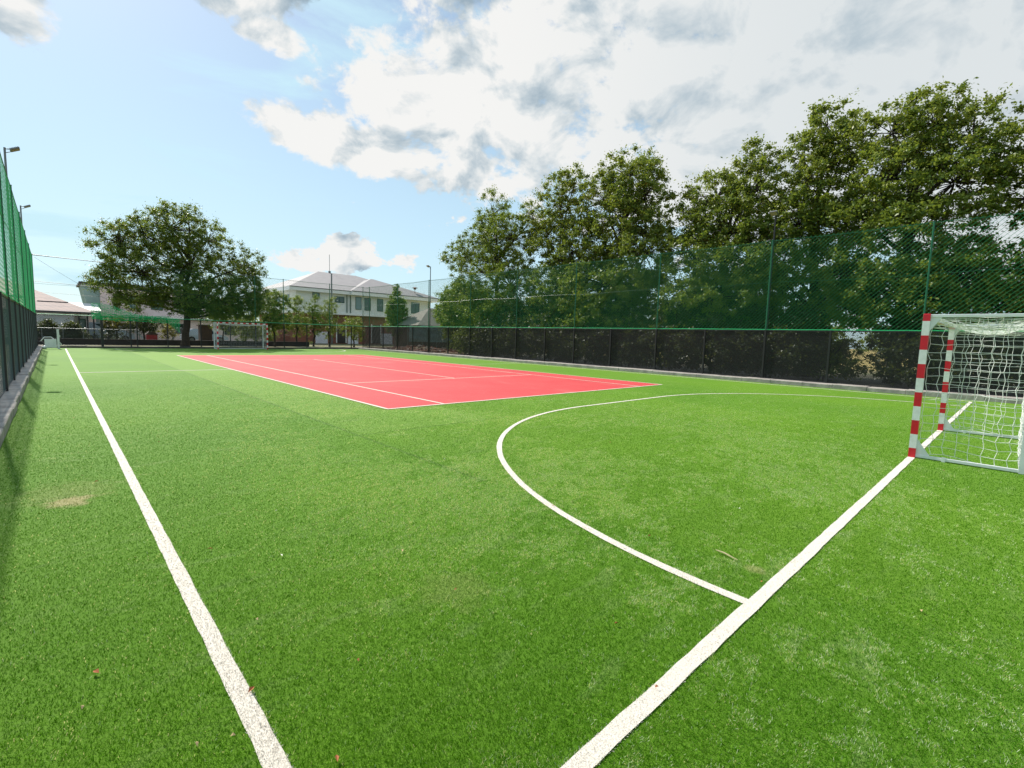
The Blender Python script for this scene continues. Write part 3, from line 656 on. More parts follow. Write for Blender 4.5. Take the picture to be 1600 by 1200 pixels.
def tree(kind, base, lobes, label, M_, seed, trunk_r=.25, fork=2.2, clusters=26, crad=.55, n_per=90, size=.15, droop=.3, group=None, flat=.75, top_lit=True, elong=1.7, cat='tree', stems=1, grow=1.1, dmul=1.85):
    """lobes: (x,y,z,rx,ry,rz) in world; limbs run from the trunk into each lobe and end in leaf clusters"""
    rnd = random.Random(seed); r = empty(kind, base, label=label, cat=cat, group=group)
    B = Vector(base); mb = MB(base); cents = []; rads = []
    if seed == 4: grow = 1.0
    if group == ROW and kind != 'shrub':      # low skirts of foliage that close the row down to the undergrowth
        lobes = list(lobes)
        for k in range(7):
            lobes.append((B.x+rnd.uniform(-1.6, 1.8), B.y+(-2.1+.7*k)+rnd.uniform(-.3, .3), rnd.uniform(3.1, 5.0), rnd.uniform(1.1, 1.6), rnd.uniform(.9, 1.3), rnd.uniform(.9, 1.3)))
    top = max(l[2]+l[5] for l in lobes); cxm = sum(l[0] for l in lobes)/len(lobes); cym = sum(l[1] for l in lobes)/len(lobes)
    for st in range(stems):
        off = Vector((rnd.uniform(-.5, .5), rnd.uniform(-.5, .5), 0))*(stems > 1)
        F = Vector((B.x+(cxm-B.x)*.3+off.x, B.y+(cym-B.y)*.3+off.y, B.z+fork))
        T = Vector((cxm+off.x*2, cym+off.y*2, B.z+fork+(top-B.z-fork)*.72))
        tr = trunk_r if stems == 1 else trunk_r*.6
        pts = [B+off*.5-Vector((0, 0, .1)), B+off*.5+Vector((0, 0, .25))]
        for k in range(1, 5): pts.append((B+off*.5).lerp(F, k/4)+Vector((rnd.uniform(-.05, .05), rnd.uniform(-.05, .05), 0)))
        rr = [tr*1.45, tr*1.08]+[tr*(1-.05*k) for k in range(1, 5)]
        n2 = 7
        for k in range(1, n2+1): pts.append(F.lerp(T, k/n2)+Vector((rnd.uniform(-.18, .18), rnd.uniform(-.18, .18), 0))); rr.append(tr*.8*(1-k/n2)**.8+.02)
        mb.tube(pts, rr, 9)
        axis = pts
    for (x, y, z, rx, ry, rz) in lobes:
        C = Vector((x, y, z)); 
        t = min(.95, max(.02, (z-rz*.7-F.z)/max(.1, T.z-F.z))) if z-rz*.7 > F.z else .02
        S = F.lerp(T, t*.75); mid = S.lerp(C, .5)+Vector((rnd.uniform(-.3, .3), rnd.uniform(-.3, .3), rnd.uniform(-.1, .35)))
        lr = trunk_r*(.42 if len(lobes) > 4 else .5)
        mb.tube([S, S.lerp(mid, .5)+Vector((0, 0, -.06)), mid, C], [lr, lr*.75, lr*.55, lr*.28], 6)
        vol = (rx*ry*rz)**(1/3); nc = max(6, int(clusters*vol*vol/1.6*dmul*1.5)); rx, ry, rz = rx*grow, ry*grow, rz*grow**.5
        for q in range(nc):
            d = Vector((rnd.gauss(0, 1), rnd.gauss(0, 1), rnd.gauss(0, 1))).normalized(); s = rnd.uniform(.5, 1.0)**.6
            if rnd.random() < .2: s *= rnd.uniform(.3, .9)
            if rnd.random() < .10: s *= rnd.uniform(1.05, 1.22)
            p = Vector((x+d.x*rx*s, y+d.y*ry*s, z+d.z*rz*s))
            if p.z < B.z+.25: p.z = B.z+.25+rnd.random()*.3
            cents.append(tuple(p)); rads.append(crad*rnd.uniform(.6, 1.5))
            if q % 2 == 0:
                m_ = C.lerp(p, .5)+Vector((rnd.uniform(-.12, .12), rnd.uniform(-.12, .12), rnd.uniform(-.05, .15)))
                mb.tube([C.lerp(p, .06), m_, p], [lr*.22, lr*.13, .008], 4, caps=False)
    mb.build('trunk', M['bark'], r, smooth=True)
    cents = [(c[0], c[1], c[2]) for c in cents]
    if seed == 4: n_per = int(n_per*.8)
    zs = [c[2] for c in cents]
    leaves('crown', cents, rads, int(n_per*1.5), size*.95, M_, r, base, seed, droop, (min(zs), max(zs)) if top_lit else None, flat, elong)
    return r
def lobeset(seed, c, rxyz, n, sub=(.42, .58)):
    """n overlapping lobes filling an ellipsoid crown: uneven outline with notches"""
    rnd = random.Random(seed); out = []
    k = 0
    while len(out) < n and k < 400:
        k += 1
        d = Vector((rnd.gauss(0, 1), rnd.gauss(0, 1), rnd.gauss(0, 1))).normalized(); s = rnd.uniform(.35, .72)
        f = rnd.uniform(*sub); p = (c[0]+d.x*rxyz[0]*s, c[1]+d.y*rxyz[1]*s, c[2]+d.z*rxyz[2]*s)
        if any((Vector(p)-Vector(o[:3])).length < .33*min(rxyz) for o in out): continue
        out.append((*p, rxyz[0]*f, rxyz[1]*f, rxyz[2]*f))
    return out
ROW = 'tall broadleaf trees behind the right fence'
# big lone tree beyond the far fence
bt = [(2.6, 37.2, 3.3, 2.2, 1.6, .8), (8.4, 38, 4.0, 1.2, 1.6, 1.1), (4.6, 37.4, 3.0, 1.8, 1.5, .8), (7.2, 38, 3.3, 1.7, 1.8, .9), (6.0, 37.6, 2.9, 1.5, 1.5, .7), (-.6, 37.8, 3.4, 1.4, 1.6, .8), (3.4, 38.3, 10.6, .9, .9, 1.0), (1.6, 38.3, 10.5, .7, .8, .9), (2.8, 38, 6.2, 3.0, 3.0, 2.6), (.2, 38, 5.6, 2.7, 2.6, 2.3), (-1.2, 37.6, 7.6, 1.9, 2.2, 1.6), (5.8, 38.2, 5.4, 2.9, 2.6, 2.2), (7.3, 38, 7.0, 1.7, 2.1, 1.8), (2.2, 38, 9.2, 2.3, 2.4, 1.8), (4.6, 38, 8.7, 2.0, 2.2, 1.8), (.4, 38, 8.6, 1.8, 2.0, 1.5),
      (-1.6, 38, 5.0, 1.5, 2.0, 1.2), (7.6, 38, 4.6, 1.6, 2.0, 1.5), (3.2, 37, 3.9, 2.6, 2.0, 1.1), (5.4, 38, 3.6, 2.0, 2.0, 1.0), (.2, 38, 3.9, 1.8, 2, .8)]
tree('big_tree', (2.75, 37.6, 0), bt, 'wide round dark tree standing alone behind the far fence and distant goal', M['leaf_dark'], 4, .29, 2.2, 15, .5, 84, .135, .2, flat=.85)
# the row on the right, far to near
tree('robinia_tree', (21.2, 20.6, 0), [(21.3, 21.5, 11.4, 1.3, 1.4, 1.9), (21.5, 22.5, 9.4, 2.2, 2.4, 1.9), (21.3, 19.3, 9.2, 2.2, 2.3, 1.9), (21, 24.6, 8.2, 1.7, 2.2, 1.5), (21.2, 21, 6.6, 2.8, 3.0, 1.9), (20.6, 24.0, 4.8, 1.8, 2.2, 1.7), (20.7, 18.5, 5.4, 2.4, 2.4, 2.2), (20.8, 21, 3.2, 2.2, 2.6, 1.8), (21.6, 17.3, 10.4, 1.4, 1.2, 1.4)],
     'feathery tree at the far end of the tree row, nearest the building', M['leaf_bright'], 31, .26, 2.2, 15, .5, 75, .16, .8, ROW, elong=2.6)
tree('broadleaf_tree', (21.5, 14.2, 0), [(21.5, 14.6, 10.8, 1.3, 1.5, 2.3), (21.5, 13.4, 12.0, 1.0, 1.0, 1.5), (21.3, 15.2, 8.3, 1.8, 2.1, 2.2), (21.3, 13.0, 7.6, 1.9, 2.0, 2.4), (20.8, 14.0, 5.0, 2.1, 2.4, 2.2), (20.6, 13.8, 2.6, 1.8, 2.2, 1.5)],
     'slender loose crown on the left shoulder of the taller rounded tree', M['leaf_oak'], 32, .2, 2.2, 16, .45, 75, .16, .3, ROW, elong=1.9)
tree('broadleaf_tree', (21.8, 9.6, 0), [(21.8, 9.2, 11.9, 1.7, 1.7, 1.6), (21.8, 10.8, 10.5, 1.8, 1.8, 2.0), (21.8, 7.9, 10.4, 1.6, 1.6, 2.0), (21.7, 9.4, 8.8, 2.6, 2.8, 2.2), (21.3, 11.4, 7.0, 2.0, 1.9, 2.0), (21.3, 7.4, 6.8, 2.0, 1.9, 2.2), (20.8, 9.6, 5.0, 2.6, 2.8, 2.0), (20.4, 9.5, 2.6, 2.2, 2.6, 1.6)],
     'rounded tree with a high domed crown, middle of the tree row', M['leaf_oak'], 33, .28, 2.2, 15, .5, 80, .16, .3, ROW)
tree('broadleaf_tree', (22.2, 3.0, 0), [(22.3, 1.9, 11.0, .9, .9, 1.2), (22.2, 3.6, 9.6, 1.9, 1.7, 1.4), (22.2, 1.4, 9.7, 1.6, 1.5, 1.5), (22, 4.6, 8.3, 1.7, 1.6, 1.6), (22, 2.2, 7.6, 2.3, 2.4, 1.8), (21.4, 4.2, 6.0, 2.2, 2.1, 1.8), (21.3, 1.2, 5.8, 2.0, 1.9, 1.8), (20.8, 3.0, 3.9, 2.2, 2.6, 1.4)],
     'lower tree in the dip between two taller crowns, floodlight in front', M['leaf_oak'], 34, .26, 2.2, 16, .48, 80, .15, .3, ROW)
tree('broadleaf_tree', (23.0, -1.2, 0), [(23, -1.3, 12.2, 1.1, 1.0, 1.3), (23, -.4, 10.8, 1.3, 1.2, 1.4), (23, -2.1, 11.0, 1.2, 1.0, 1.5), (22.8, -1.2, 9.2, 2.1, 1.9, 1.7), (22.4, -.6, 7.4, 2.0, 1.8, 1.5), (22.4, -2.6, 7.2, 1.7, 1.6, 1.5), (21.8, -.2, 5.6, 1.8, 1.7, 1.3)],
     'tall pointed tree just left of the biggest crown in the row', M['leaf_oak'], 35, .26, 2.6, 18, .46, 80, .15, .3, ROW)
tree('broadleaf_tree', (22.4, -4.9, 0), [(22.4, -4.0, 11.0, 1.5, 1.2, 1.5), (22.4, -5.4, 10.9, 1.5, 1.2, 1.4), (22.2, -6.7, 10.0, 1.4, 1.2, 1.5), (22.2, -4.3, 9.0, 2.2, 1.8, 1.5), (22.0, -6.3, 8.3, 2.0, 1.7, 1.5), (21.8, -3.4, 7.4, 1.8, 1.4, 1.2), (21.6, -5.4, 6.6, 2.3, 2.2, 1.2), (21.2, -4.6, 4.6, 1.7, 1.3, .9), (21.0, -6.8, 4.4, 1.8, 1.4, 1.2), (21, -3.9, 2.9, 1.0, .9, .6)],
     'biggest and nearest crown of the row, dark limb showing over the net', M['leaf_oak'], 36, .27, 3.0, 18, .46, 85, .145, .3, ROW)
tree('broadleaf_tree', (21.6, -9.4, 0), [(21.6, -8.5, 8.9, 1.5, 1.2, 1.3), (21.6, -10, 9.4, 1.9, 1.6, 1.6), (21.4, -8.4, 7.2, 1.5, 1.1, .9), (21.4, -10.3, 7.0, 2.0, 1.7, 1.7), (20.8, -9.3, 4.4, 1.7, 1.3, 1.4), (20.8, -10.6, 3.4, 1.7, 1.5, 1.6)],
     'tree cut off by the right edge of the photo above the near goal', M['leaf_oak'], 37, .24, 2.6, 18, .46, 80, .145, .3, ROW)
# undergrowth below the row
UG = 'shrubs under the row of trees'
ug_lab = ['dense shrub at the near end of the hedge behind the near goal net', 'shrub behind the black fence beside the near goal post', 'low dark shrub with lit leaves left of the near goal post', 'ragged shrub by the gap where the field shows through', 'dark shrub left of the sunny gap under the trees',
          'shrub under the lower tree behind the black mesh', 'dark shrub behind the mesh right of the court corner', 'broad shrub below the domed tree', 'dark shrub left of the domed tree trunk', 'shrub below the slender crown', 'dark shrub under the feathery tree', 'leafy shrub at the foot of the feathery tree', 'pale leafy shrub where the undergrowth ends by the red earth']
ug = [(20.0, -10.4, 1.3, 1.1), (19.8, -8.3, 1.1, 1.0), (19.6, -6.4, 1.2, 1.1), (20.4, -2.6, .6, .7), (19.6, -.6, 1.3, 1.2), (19.4, 1.6, 1.3, 1.3), (19.2, 4.2, 1.5, 1.4), (19.2, 7.0, 1.4, 1.3), (19.1, 9.8, 1.5, 1.4), (19.0, 12.6, 1.4, 1.5), (19.0, 15.6, 1.5, 1.5), (18.9, 18.6, 1.5, 1.4), (18.9, 21.5, 1.2, 1.0)]
for i, (x, y, rr_, h_) in enumerate(ug):
    tree('shrub', (x, y, 0), [(x+.5, y-1.1, h_*.8, rr_*.9, rr_*.9, h_*.8), (x+2.4, y+.4, h_*1.9, rr_*1.1, rr_*1.3, h_*1.0), (x, y, h_*.95, rr_, rr_*1.25, h_), (x+.9, y+.7, h_*1.3, rr_, rr_*1.1, h_*1.1), (x+1.6, y-.6, h_*1.6, rr_*1.1, rr_*1.1, h_*1.2)], ug_lab[i], M['leaf_hedge'] if i not in (3, 12) else M['leaf_oak'], 60+i, .05, .5, 26, .42, 58, .15, .2, UG, cat='shrub', top_lit=False, stems=2)  # undergrowth shade put into near-black leaf colour; two shrubs keep brighter leaves
# trees beyond, in the field on the right (seen through the gaps)
for i, (x, y, h_, lab) in enumerate([(34, -4.0, 3.0, 'small sunlit tree in the yellow field seen through the gap'), (40, -12, 3.6, 'sunlit bush in the field behind the near goal'), (42, 3.5, 4.0, 'pale bush in the field beyond the black mesh')]):
    tree('field_tree', (x, y, 0), [(x, y, h_*.6, 1.7, 2.0, h_*.38), (x, y+.9, h_*.75, 1.2, 1.2, h_*.25), (x, y-1.1, h_*.62, 1.2, 1.2, h_*.28)], lab, M['leaf_bright'], 90+i, .09, .9, 16, .5, 40, .18, .2, 'sunlit field trees beyond the row', top_lit=False)

# around the school building
BG = 'young trees in front of the two-storey building'
def small(kind, x, y, w, z0, z1, lab, mt, seed, grp=BG, npz=55, size=.15, tr=.09, el=2.0, dens=20):
    if 'shrub' in kind: dens = 70
    h = z1-z0; zc = (z0+z1)/2
    L = [(x, y, zc+h*.28, w*.42, w*.42, h*.24), (x-w*.25, y, zc+h*.02, w*.42, w*.4, h*.3), (x+w*.25, y+.2, zc-.02*h, w*.42, w*.4, h*.3), (x, y-.2, zc-h*.22, w*.46, w*.42, h*.26), (x+w*.12, y, z1-h*.1, w*.2, w*.2, h*.12)]
    return tree(kind, (x, y, 0), L, lab, mt, seed, tr, max(.4, z0+.2), dens, .4, npz, size, .4, grp, elong=el)
small('young_tree', 10.3, 40, 3.0, .9, 5.2, 'bushy tree joining the right flank of the big dark tree', M['leaf_bright'], 101)
small('young_tree', 13.0, 42, 1.8, .8, 5.0, 'pale feathery tree at the corner of the two-storey building', M['leaf_pale'], 102, el=3)
small('young_tree', 14.9, 42.5, 1.7, .4, 5.2, 'green bushy tree between two pale feathery ones', M['leaf_bright'], 103, el=3)
small('young_tree', 16.4, 42, 1.7, .6, 5.3, 'pale feathery tree in front of the building near the fence post', M['leaf_pale'], 104, el=3)
small('young_tree', 18.9, 41.5, 2.2, .4, 3.2, 'low yellowish tree in front of the brick ground floor', M['leaf_pale'], 105, el=3)
small('young_tree', 8.6, 43, 2.6, .3, 2.9, 'small tree seen through the distant goal', M['leaf_pale'], 106)
# narrow hornbeam
tree('hornbeam_tree', (24.4, 42, 0), [(24.4, 42, 2.6, 1.25, 1.25, 1.2), (24.4, 42, 3.9, 1.2, 1.2, 1.3), (24.4, 42, 5.3, .8, .8, 1.2), (24.4, 42, 6.6, .35, .35, .9), (24.9, 42, 4.6, .8, .8, 1.1), (23.9, 42, 4.4, .8, .8, 1.1)], 'narrow dark green tree before the right half of the building', M['leaf_bright'], 110, .13, 1.6, 34, .35, 60, .16, .2, BG, top_lit=False)
# bright mass left of the row, behind the hut
small('hedge_tree', 25.8, 31.5, 4.2, .6, 6.6, 'yellow-green bushy tree between hut and tree row', M['leaf_bright'], 111, 'bright trees at the end of the row', 70, .17, .14)
small('hedge_tree', 21.6, 26.0, 3.4, .3, 6.2, 'leafy bright tree spilling over the red earth by the fence corner', M['leaf_bright'], 112, 'bright trees at the end of the row', 75, .17, .14)
small('hedge_tree', 30.5, 37.0, 5.0, .6, 5.6, 'rounded green tree behind the grey hut roof', M['leaf_bright'], 113, 'bright trees at the end of the row', 60, .2, .14)
# left side shrubs, hedges
small('garden_shrub', -5.35, 43, 1.25, .0, 1.75, 'dark shrub against the white house beside the left fence', M['leaf_hedge'], 120, 'dark shrubs by the white house', 60, .12, .05, 1.6)
small('garden_shrub', -3.85, 43, 1.3, .0, 1.6, 'dark rounded shrub against the white house by the downpipe', M['leaf_hedge'], 121, 'dark shrubs by the white house', 60, .12, .05, 1.6)
tree('conifer_shrub', (-1.35, 46.5, 0), [(-1.35, 46.5, .7, .85, .7, .6), (-1.35, 46.5, 1.4, .55, .5, .6), (-1.35, 46.5, 2.0, .3, .3, .5)], 'dark green cone shaped shrub beside the pale van', M['leaf_hedge'], 122, .06, .3, 40, .3, 60, .1, .2, None, cat='shrub', top_lit=False)
small('autumn_tree', -.9, 46, 1.6, 1.2, 2.2, 'small tree with yellow-brown leaves above the pale van', M['leaf_brown'], 123, 'yellow-brown bushes', 50, .15, .06)
small('autumn_bush', 2.9, 47.5, 1.3, .4, 1.8, 'yellow-brown bush left of the playground climbing frame', M['leaf_brown'], 124, 'yellow-brown bushes', 50, .12, .05)
small('garden_tree', .9, 45, 2.2, .9, 2.3, 'dark shady tree under the fallen green net', M['leaf_hedge'], 125, None, 60, .15, .08)
small('garden_tree', 10.3, 44, 2.2, .2, 2.4, 'dark shrub just right of the distant goal', M['leaf_dark'], 126, None, 55, .14, .07)
small('garden_tree', 6.8, 43.5, 2.0, 1.3, 3.4, 'bluish green tree showing behind the distant goal net', M['leaf_dark'], 127, None, 55, .14, .07)
# far wooded horizon
def woods():
    rng = random.Random(9); c = []; r_ = []
    for k in range(520):
        x = rng.uniform(-60, 150); y = 105+rng.uniform(-6, 6)+.0*x; h = 3+2.0*math.sin(x*.11)+rng.random()*2
        c.append((x, y, rng.uniform(.3, max(1.5, h)))); r_.append(rng.uniform(1.2, 2.0))
    for k in range(240):
        y = rng.uniform(-60, 90); c.append((120+rng.uniform(-5, 5), y, rng.uniform(.3, 4))); r_.append(rng.uniform(1.2, 2.2))
    o = leaves('far_woodland', c, r_, 60, .6, M['leaf_dark'], None, (0, 0, 0), 77); tag(o, kind='stuff')
woods()

# ------------------------------------------------------------------ school building
def hip(mb, x0, x1, y0, y1, z, zr, rx0, rx1, ry0, ry1=None, th=.0):
    ry1 = ry0 if ry1 is None else ry1
    mb.add([(x0, y0, z), (x1, y0, z), (x1, y1, z), (x0, y1, z), (rx0, ry0, zr), (rx1, ry1, zr)], [(0, 1, 5, 4), (1, 2, 5), (2, 3, 4, 5), (3, 0, 4)])
def window(parent, x0, x1, z0, z1, y, pane='glass', mull=1, proud=.05):
    f = MB(); t = .06
    f.box(x0-t, x0, y-proud, y+.02, z0-t, z1+t); f.box(x1, x1+t, y-proud, y+.02, z0-t, z1+t); f.box(x0, x1, y-proud, y+.02, z1, z1+t); f.box(x0, x1, y-proud-.03, y+.02, z0-t, z0)
    for k in range(mull): xm = x0+(x1-x0)*(k+1)/(mull+1); f.box(xm-.025, xm+.025, y-proud+.01, y+.01, z0, z1)
    w = f.build('window', M['win_frame'], parent)
    g = MB(); g.box(x0, x1, y-.02, y+.012, z0, z1); g.build('pane', M[pane], w)
def school():
    r = empty('school_building', (0, 0, 0), label='two-storey pale building with grey hipped roofs over a brick ground floor', cat='building')
    x0, x1, yf, yb = 17.3, 37.2, 54.2, 71.2; zs = 4.15
    MB().box(x0, x1, yf, yb, zs, 6.55).build('upper_wall', M['wall_grey'], r)
    MB().box(x0+.5, x1-.6, yf+.9, yb-.4, 0, zs-.003).build('ground_floor_wall', M['brick_red'], r)
    mb = MB(); mb.box(x0-.12, x1+.12, yf-.12, yb+.1, zs-.28, zs-.005); mb.build('floor_band', M['fascia'], r)
    mb = MB(); mb.box(x0-1.0, 24.1, yf-.75, yb+.9, 6.56, 7.02); mb.box(24.1, x1+1.05, yf-1.15, yb+.9, 6.552, 7.05); mb.build('eaves', M['fascia'], r)
    mb = MB(); mb.box(x0-1.04, 24.1, yf-.79, yf-.751, 6.98, 7.06); mb.box(24.1, x1+1.09, yf-1.19, yf-1.151, 7.0, 7.09); mb.build('gutter', M['pipe'], r)
    rf = MB(); hip(rf, x0-1.0, x1+.4, yf-.75, yb+.9, 7.04, 10.5, 24.3, 30.2, 64.8); o = rf.build('roof', M['roof_grey'], r)
    rf = MB(); hip(rf, 24.0, x1+1.05, yf-1.15, 70, 7.07, 9.75, 30.6, 31.0, 60.5); rf.build('roof', M['roof_grey'], r)
    mb = MB(); mb.tube([(26, 64.7, 10.2), (26, 64.7, 13.2)], .035, 5); mb.box(25.85, 26.15, 64.6, 64.8, 10.3, 10.75); mb.build('antenna', M['galv'], r)
    mb = MB(); mb.tube([(34.9, 54.9, 7.2), (34.9, 54.9, 8.3)], .035, 6); mb.tube([(34.5, 54.9, 7.3), (34.9, 54.9, 7.9)], .02, 5); mb.tube([(35.3, 54.9, 7.3), (34.9, 54.9, 7.9)], .02, 5)
    mb.tube([(34.9, 54.9, 8.25), (34.9, 54.9, 8.42), (34.9, 54.9, 8.5), (34.9, 54.9, 8.62)], [.18, .2, .48, .1], 12); mb.build('siren', mat('siren_red', (.16, .05, .05), .5), r)
    for (a, b, c, d, p) in [(19.4, 20.2, 5.9, 6.45, 'glass_pale'), (22.3, 23.5, 5.5, 6.2, 'glass'), (25.2, 25.95, 4.75, 6.35, 'glass_pale'), (26.5, 27.3, 4.7, 6.3, 'glass'), (28.4, 29.2, 4.7, 6.3, 'glass'), (30.6, 31.4, 4.7, 6.3, 'glass'), (33.9, 35.2, 4.7, 6.2, 'glass')]:
        window(r, a, b, c, d, yf, p, mull=1 if b-a > 1 else 0)
    for (a, b) in ((22.9, 24.1), (28.0, 29.3)):
        mb = MB(); mb.box(a, b, yf+.82, yf+.92, .1, 2.7); dr = mb.build('door', mat('door_dark', (.03, .02, .02), .4), r)
        mb = MB(); mb.box(b, b+.12, yf+.8, yf+.93, .1, 2.8); mb.box(a-.12, a, yf+.8, yf+.93, .1, 2.8); mb.build('frame', M['fascia'], dr)
    for (a, b) in ((24.4, 25.9), (29.5, 31.2), (20.0, 21.6), (34, 36)): MB().box(a, b, yf+.75, yf+.88, .0, 1.55).build('plinth_panel', M['wall_white'], r)
    for x in (23.9, 24.4, 36.9):
        mb = MB(); mb.tube([(x, yf-.1, 6.5), (x, yf-.1, zs)], .06, 6); mb.build('downpipe', M['win_frame'], r)
    # side facade facing the pitch end
    for y in (57, 60.5, 64, 68):
        mb = MB(); mb.box(x0-.05, x0+.02, y-.5, y+.5, 4.8, 6.2); w = mb.build('window', M['win_frame'], r)
        mb = MB(); mb.box(x0-.06, x0-.052, y-.42, y+.42, 4.88, 6.12); mb.build('pane', M['glass_pale'], w)
school()
mb = MB(); mb.tube([(21.0, 52.2, 0), (21.0, 52.2, 8.9)], [.11, .08], 8); mb.build('utility_pole', M['galv'], None, label='grey utility pole rising in front of the roof of the two-storey building', cat='pole')

# white house on the left
def white_house():
    r = empty('white_house', (0, 0, 0), label='low white house with brown tiled hipped roof behind the left corner', cat='house')
    MB().box(-18, -3.6, 46.6, 57, 0, 2.45).build('wall', M['wall_white'], r)
    MB().box(-3.58, -2.6, 48.5, 57, 0, 2.445).build('wall', M['wall_white'], r)
    mb = MB(); hip(mb, -18.6, -2.2, 46.0, 58, 2.62, 5.5, -12.6, -8.2, 52); mb.build('roof', M['roof_brown'], r)
    mb = MB(); mb.box(-18.6, -2.2, 46.0, 58, 2.46, 2.615); mb.build('eaves', M['fascia'], r)
    mb = MB(); mb.box(-18.6, -2.15, 45.93, 45.995, 2.48, 2.6); mb.build('gutter', M['pipe'], r)
    mb = MB(); mb.box(-8.6, -6.2, 48.2, 48.24, 3.7, 3.78); mb.box(-5.8, -3.9, 47.6, 47.64, 3.36, 3.44); mb.build('snow_guard', M['pipe'], r)
    for x, y in ((-3.3, 46.45), (-2.75, 46.5), (-2.35, 46.5)):
        mb = MB(); mb.tube([(x, y, 0), (x, y, 2.2), (x+.08, y-.25, 2.46)], .055, 6); mb.build('downpipe', M['pipe'], r)
    window(r, -3.2, -2.85, .9, 2.0, 48.5, 'glass_pale', 0)
white_house()
def tower():
    r = empty('green_building', (0, 0, 0), label='tall block with grey-green side and pink front behind the big tree', cat='building')
    mb = MB(); mb.add([(-2.5, 62, 6.0), (-1.0, 62, 6.0), (-1.0, 62, 0), (-1.5, 62, 0), (-2.5, 70, 6.0), (-1.0, 70, 6), (-1, 70, 0), (-1.5, 70, 0)], [(0, 3, 2, 1), (4, 5, 6, 7), (0, 1, 5, 4), (0, 4, 7, 3), (1, 2, 6, 5)])
    mb.build('side_wall', M['wall_green'], r)
    MB().box(-.99, 9, 61.9, 70, 0, 5.9).build('front_wall', M['wall_pink'], r)
    MB().box(-2.7, 9.2, 61.6, 70.3, 6.01, 6.2).build('roof', M['pipe'], r)
    for x in (1.2, 3.6, 6.2): window(r, x, x+1.0, 3.6, 4.9, 61.9, 'glass_pale', 1)
tower()
r = empty('garage_building', (0, 0, 0), label='low shed with bright white flat roof between white house and green block', cat='shed')
MB().box(-6, -1.7, 56.8, 62, 0, 3.0).build('wall', M['wall_pink'], r)
mb = MB(); mb.add([(-6.4, 55.9, 3.1), (-1.3, 55.9, 3.0), (-1.3, 61.5, 3.85), (-6.4, 61.5, 3.95), (-6.4, 55.9, 3.0), (-1.3, 55.9, 2.9), (-1.3, 61.5, 3.75), (-6.4, 61.5, 3.85)], [(0, 1, 2, 3), (7, 6, 5, 4), (0, 4, 5, 1), (1, 5, 6, 2), (2, 6, 7, 3), (3, 7, 4, 0)]); mb.build('roof', mat('white_sheet', (.78, .76, .74), .5), r)
# pink low building behind trunk
r = empty('market_building', (0, 0, 0), label='long low pink building seen beneath the big tree and through the goal', cat='building')
MB().box(3.5, 15.2, 57, 64, 0, 2.4).build('wall', M['wall_pink'], r)
MB().box(3.2, 15.5, 56.5, 64.4, 2.41, 2.62).build('roof', M['fascia'], r)
for x in (4.6, 7.4, 10.0, 12.4): window(r, x, x+1.2, .9, 1.9, 57, 'glass', 1)
# brown kiosk panel
r = empty('brown_kiosk', (5.9, 46, 0), label='brown boarded kiosk standing right of the big tree trunk', cat='kiosk')
MB().box(-.5, .5, 0, .9, 0, 1.75).build('wall', M['board'], r); MB().box(-.62, .62, -.1, 1.0, 1.751, 1.85).build('roof', M['board'], r)
# garden wall
mb = MB(); mb.box(-30, 13.9, 41, 41.25, 0, .42); mb.box(-30, 13.9, 40.96, 41.29, .421, .47); mb.build('garden_wall', M['dark_wall'], None, label='low dark wall running behind the far fence', cat='wall')
# white wire garden fence
r = empty('wire_fence', (0, 0, 0), label='thin pale wire fence on the low wall before the white house', cat='fence')
for k in range(9):
    x = -9+k*1.15; MB().box(x-.02, x+.02, 41.1, 41.14, .46, 1.25).build('post', M['galv'], r)
netting(lambda u, z: (u, 41.12, z), -9, .2, .48, 1.22, [(.12, .004, 1), (.12, .004, -1)]).build('mesh', M['galv'], r)
mb = MB(); mb.tube([(-9, 41.12, 1.24), (.2, 41.12, 1.24)], .015, 5); mb.build('rail', M['galv'], r)

# vehicles far behind
def car(x, y, rz, body, label, L=4.2, van=False):
    r = empty('parked_car', (x, y, .05), label=label, cat='van' if van else 'car'); r.rotation_euler = (0, 0, rz)
    h1, h2 = (.95, 1.75) if van else (.85, 1.42); hw = .85
    prof = [(-L/2, .28), (-L/2, h1-.1), (-L/2+.25, h1), (-L*.36, h2-.1), (-L*.30, h2), (L*.14, h2), (L*.24, h2-.1), (L*.34, h1+.02), (L*.46, h1-.12), (L/2, h1-.3), (L/2, .28)]
    if not van: prof = [(-L/2, .28), (-L/2, h1-.1), (-L*.44, h1), (-L*.34, h2-.12), (-L*.26, h2), (L*.06, h2), (L*.14, h2-.06), (L*.27, h1+.02), (L*.44, h1-.12), (L/2, h1-.3), (L/2, .28)]
    mb = MB(); n = len(prof); ins = [0 if p[1] <= h1 else .12 for p in prof]
    v = [(p[0], -hw+i, p[1]) for p, i in zip(prof, ins)]+[(p[0], hw-i, p[1]) for p, i in zip(prof, ins)]
    mb.add(v, [tuple(range(n)), tuple(range(2*n-1, n-1, -1))]+[(k+n, (k+1) % n+n, (k+1) % n, k) for k in range(n)]); mb.build('body', M[body], r)
    for s in (-1, 1):
        y_ = s*(hw-.05); mb = MB()
        mb.add([(-L*.33, y_, h1+.05), (L*.24, y_, h1+.05), (L*.12, s*(hw-.11), h2-.12), (-L*.27, s*(hw-.11), h2-.12)], [(0, 1, 2, 3) if s < 0 else (3, 2, 1, 0)])
        mb.build('side_window', M['car_glass'], r)
    for sx in (-.31, .31):
        for s in (-1, 1):
            mb = MB(); mb.tube([(sx*L, s*(hw-.16), .3), (sx*L, s*(hw+.01), .3)], .31, 16); w = mb.build('wheel', M['tyre'], r)
            mb = MB(); mb.tube([(sx*L, s*(hw+.012), .3), (sx*L, s*(hw+.02), .3)], .18, 12); mb.build('rim', M['galv'], w)
    return r
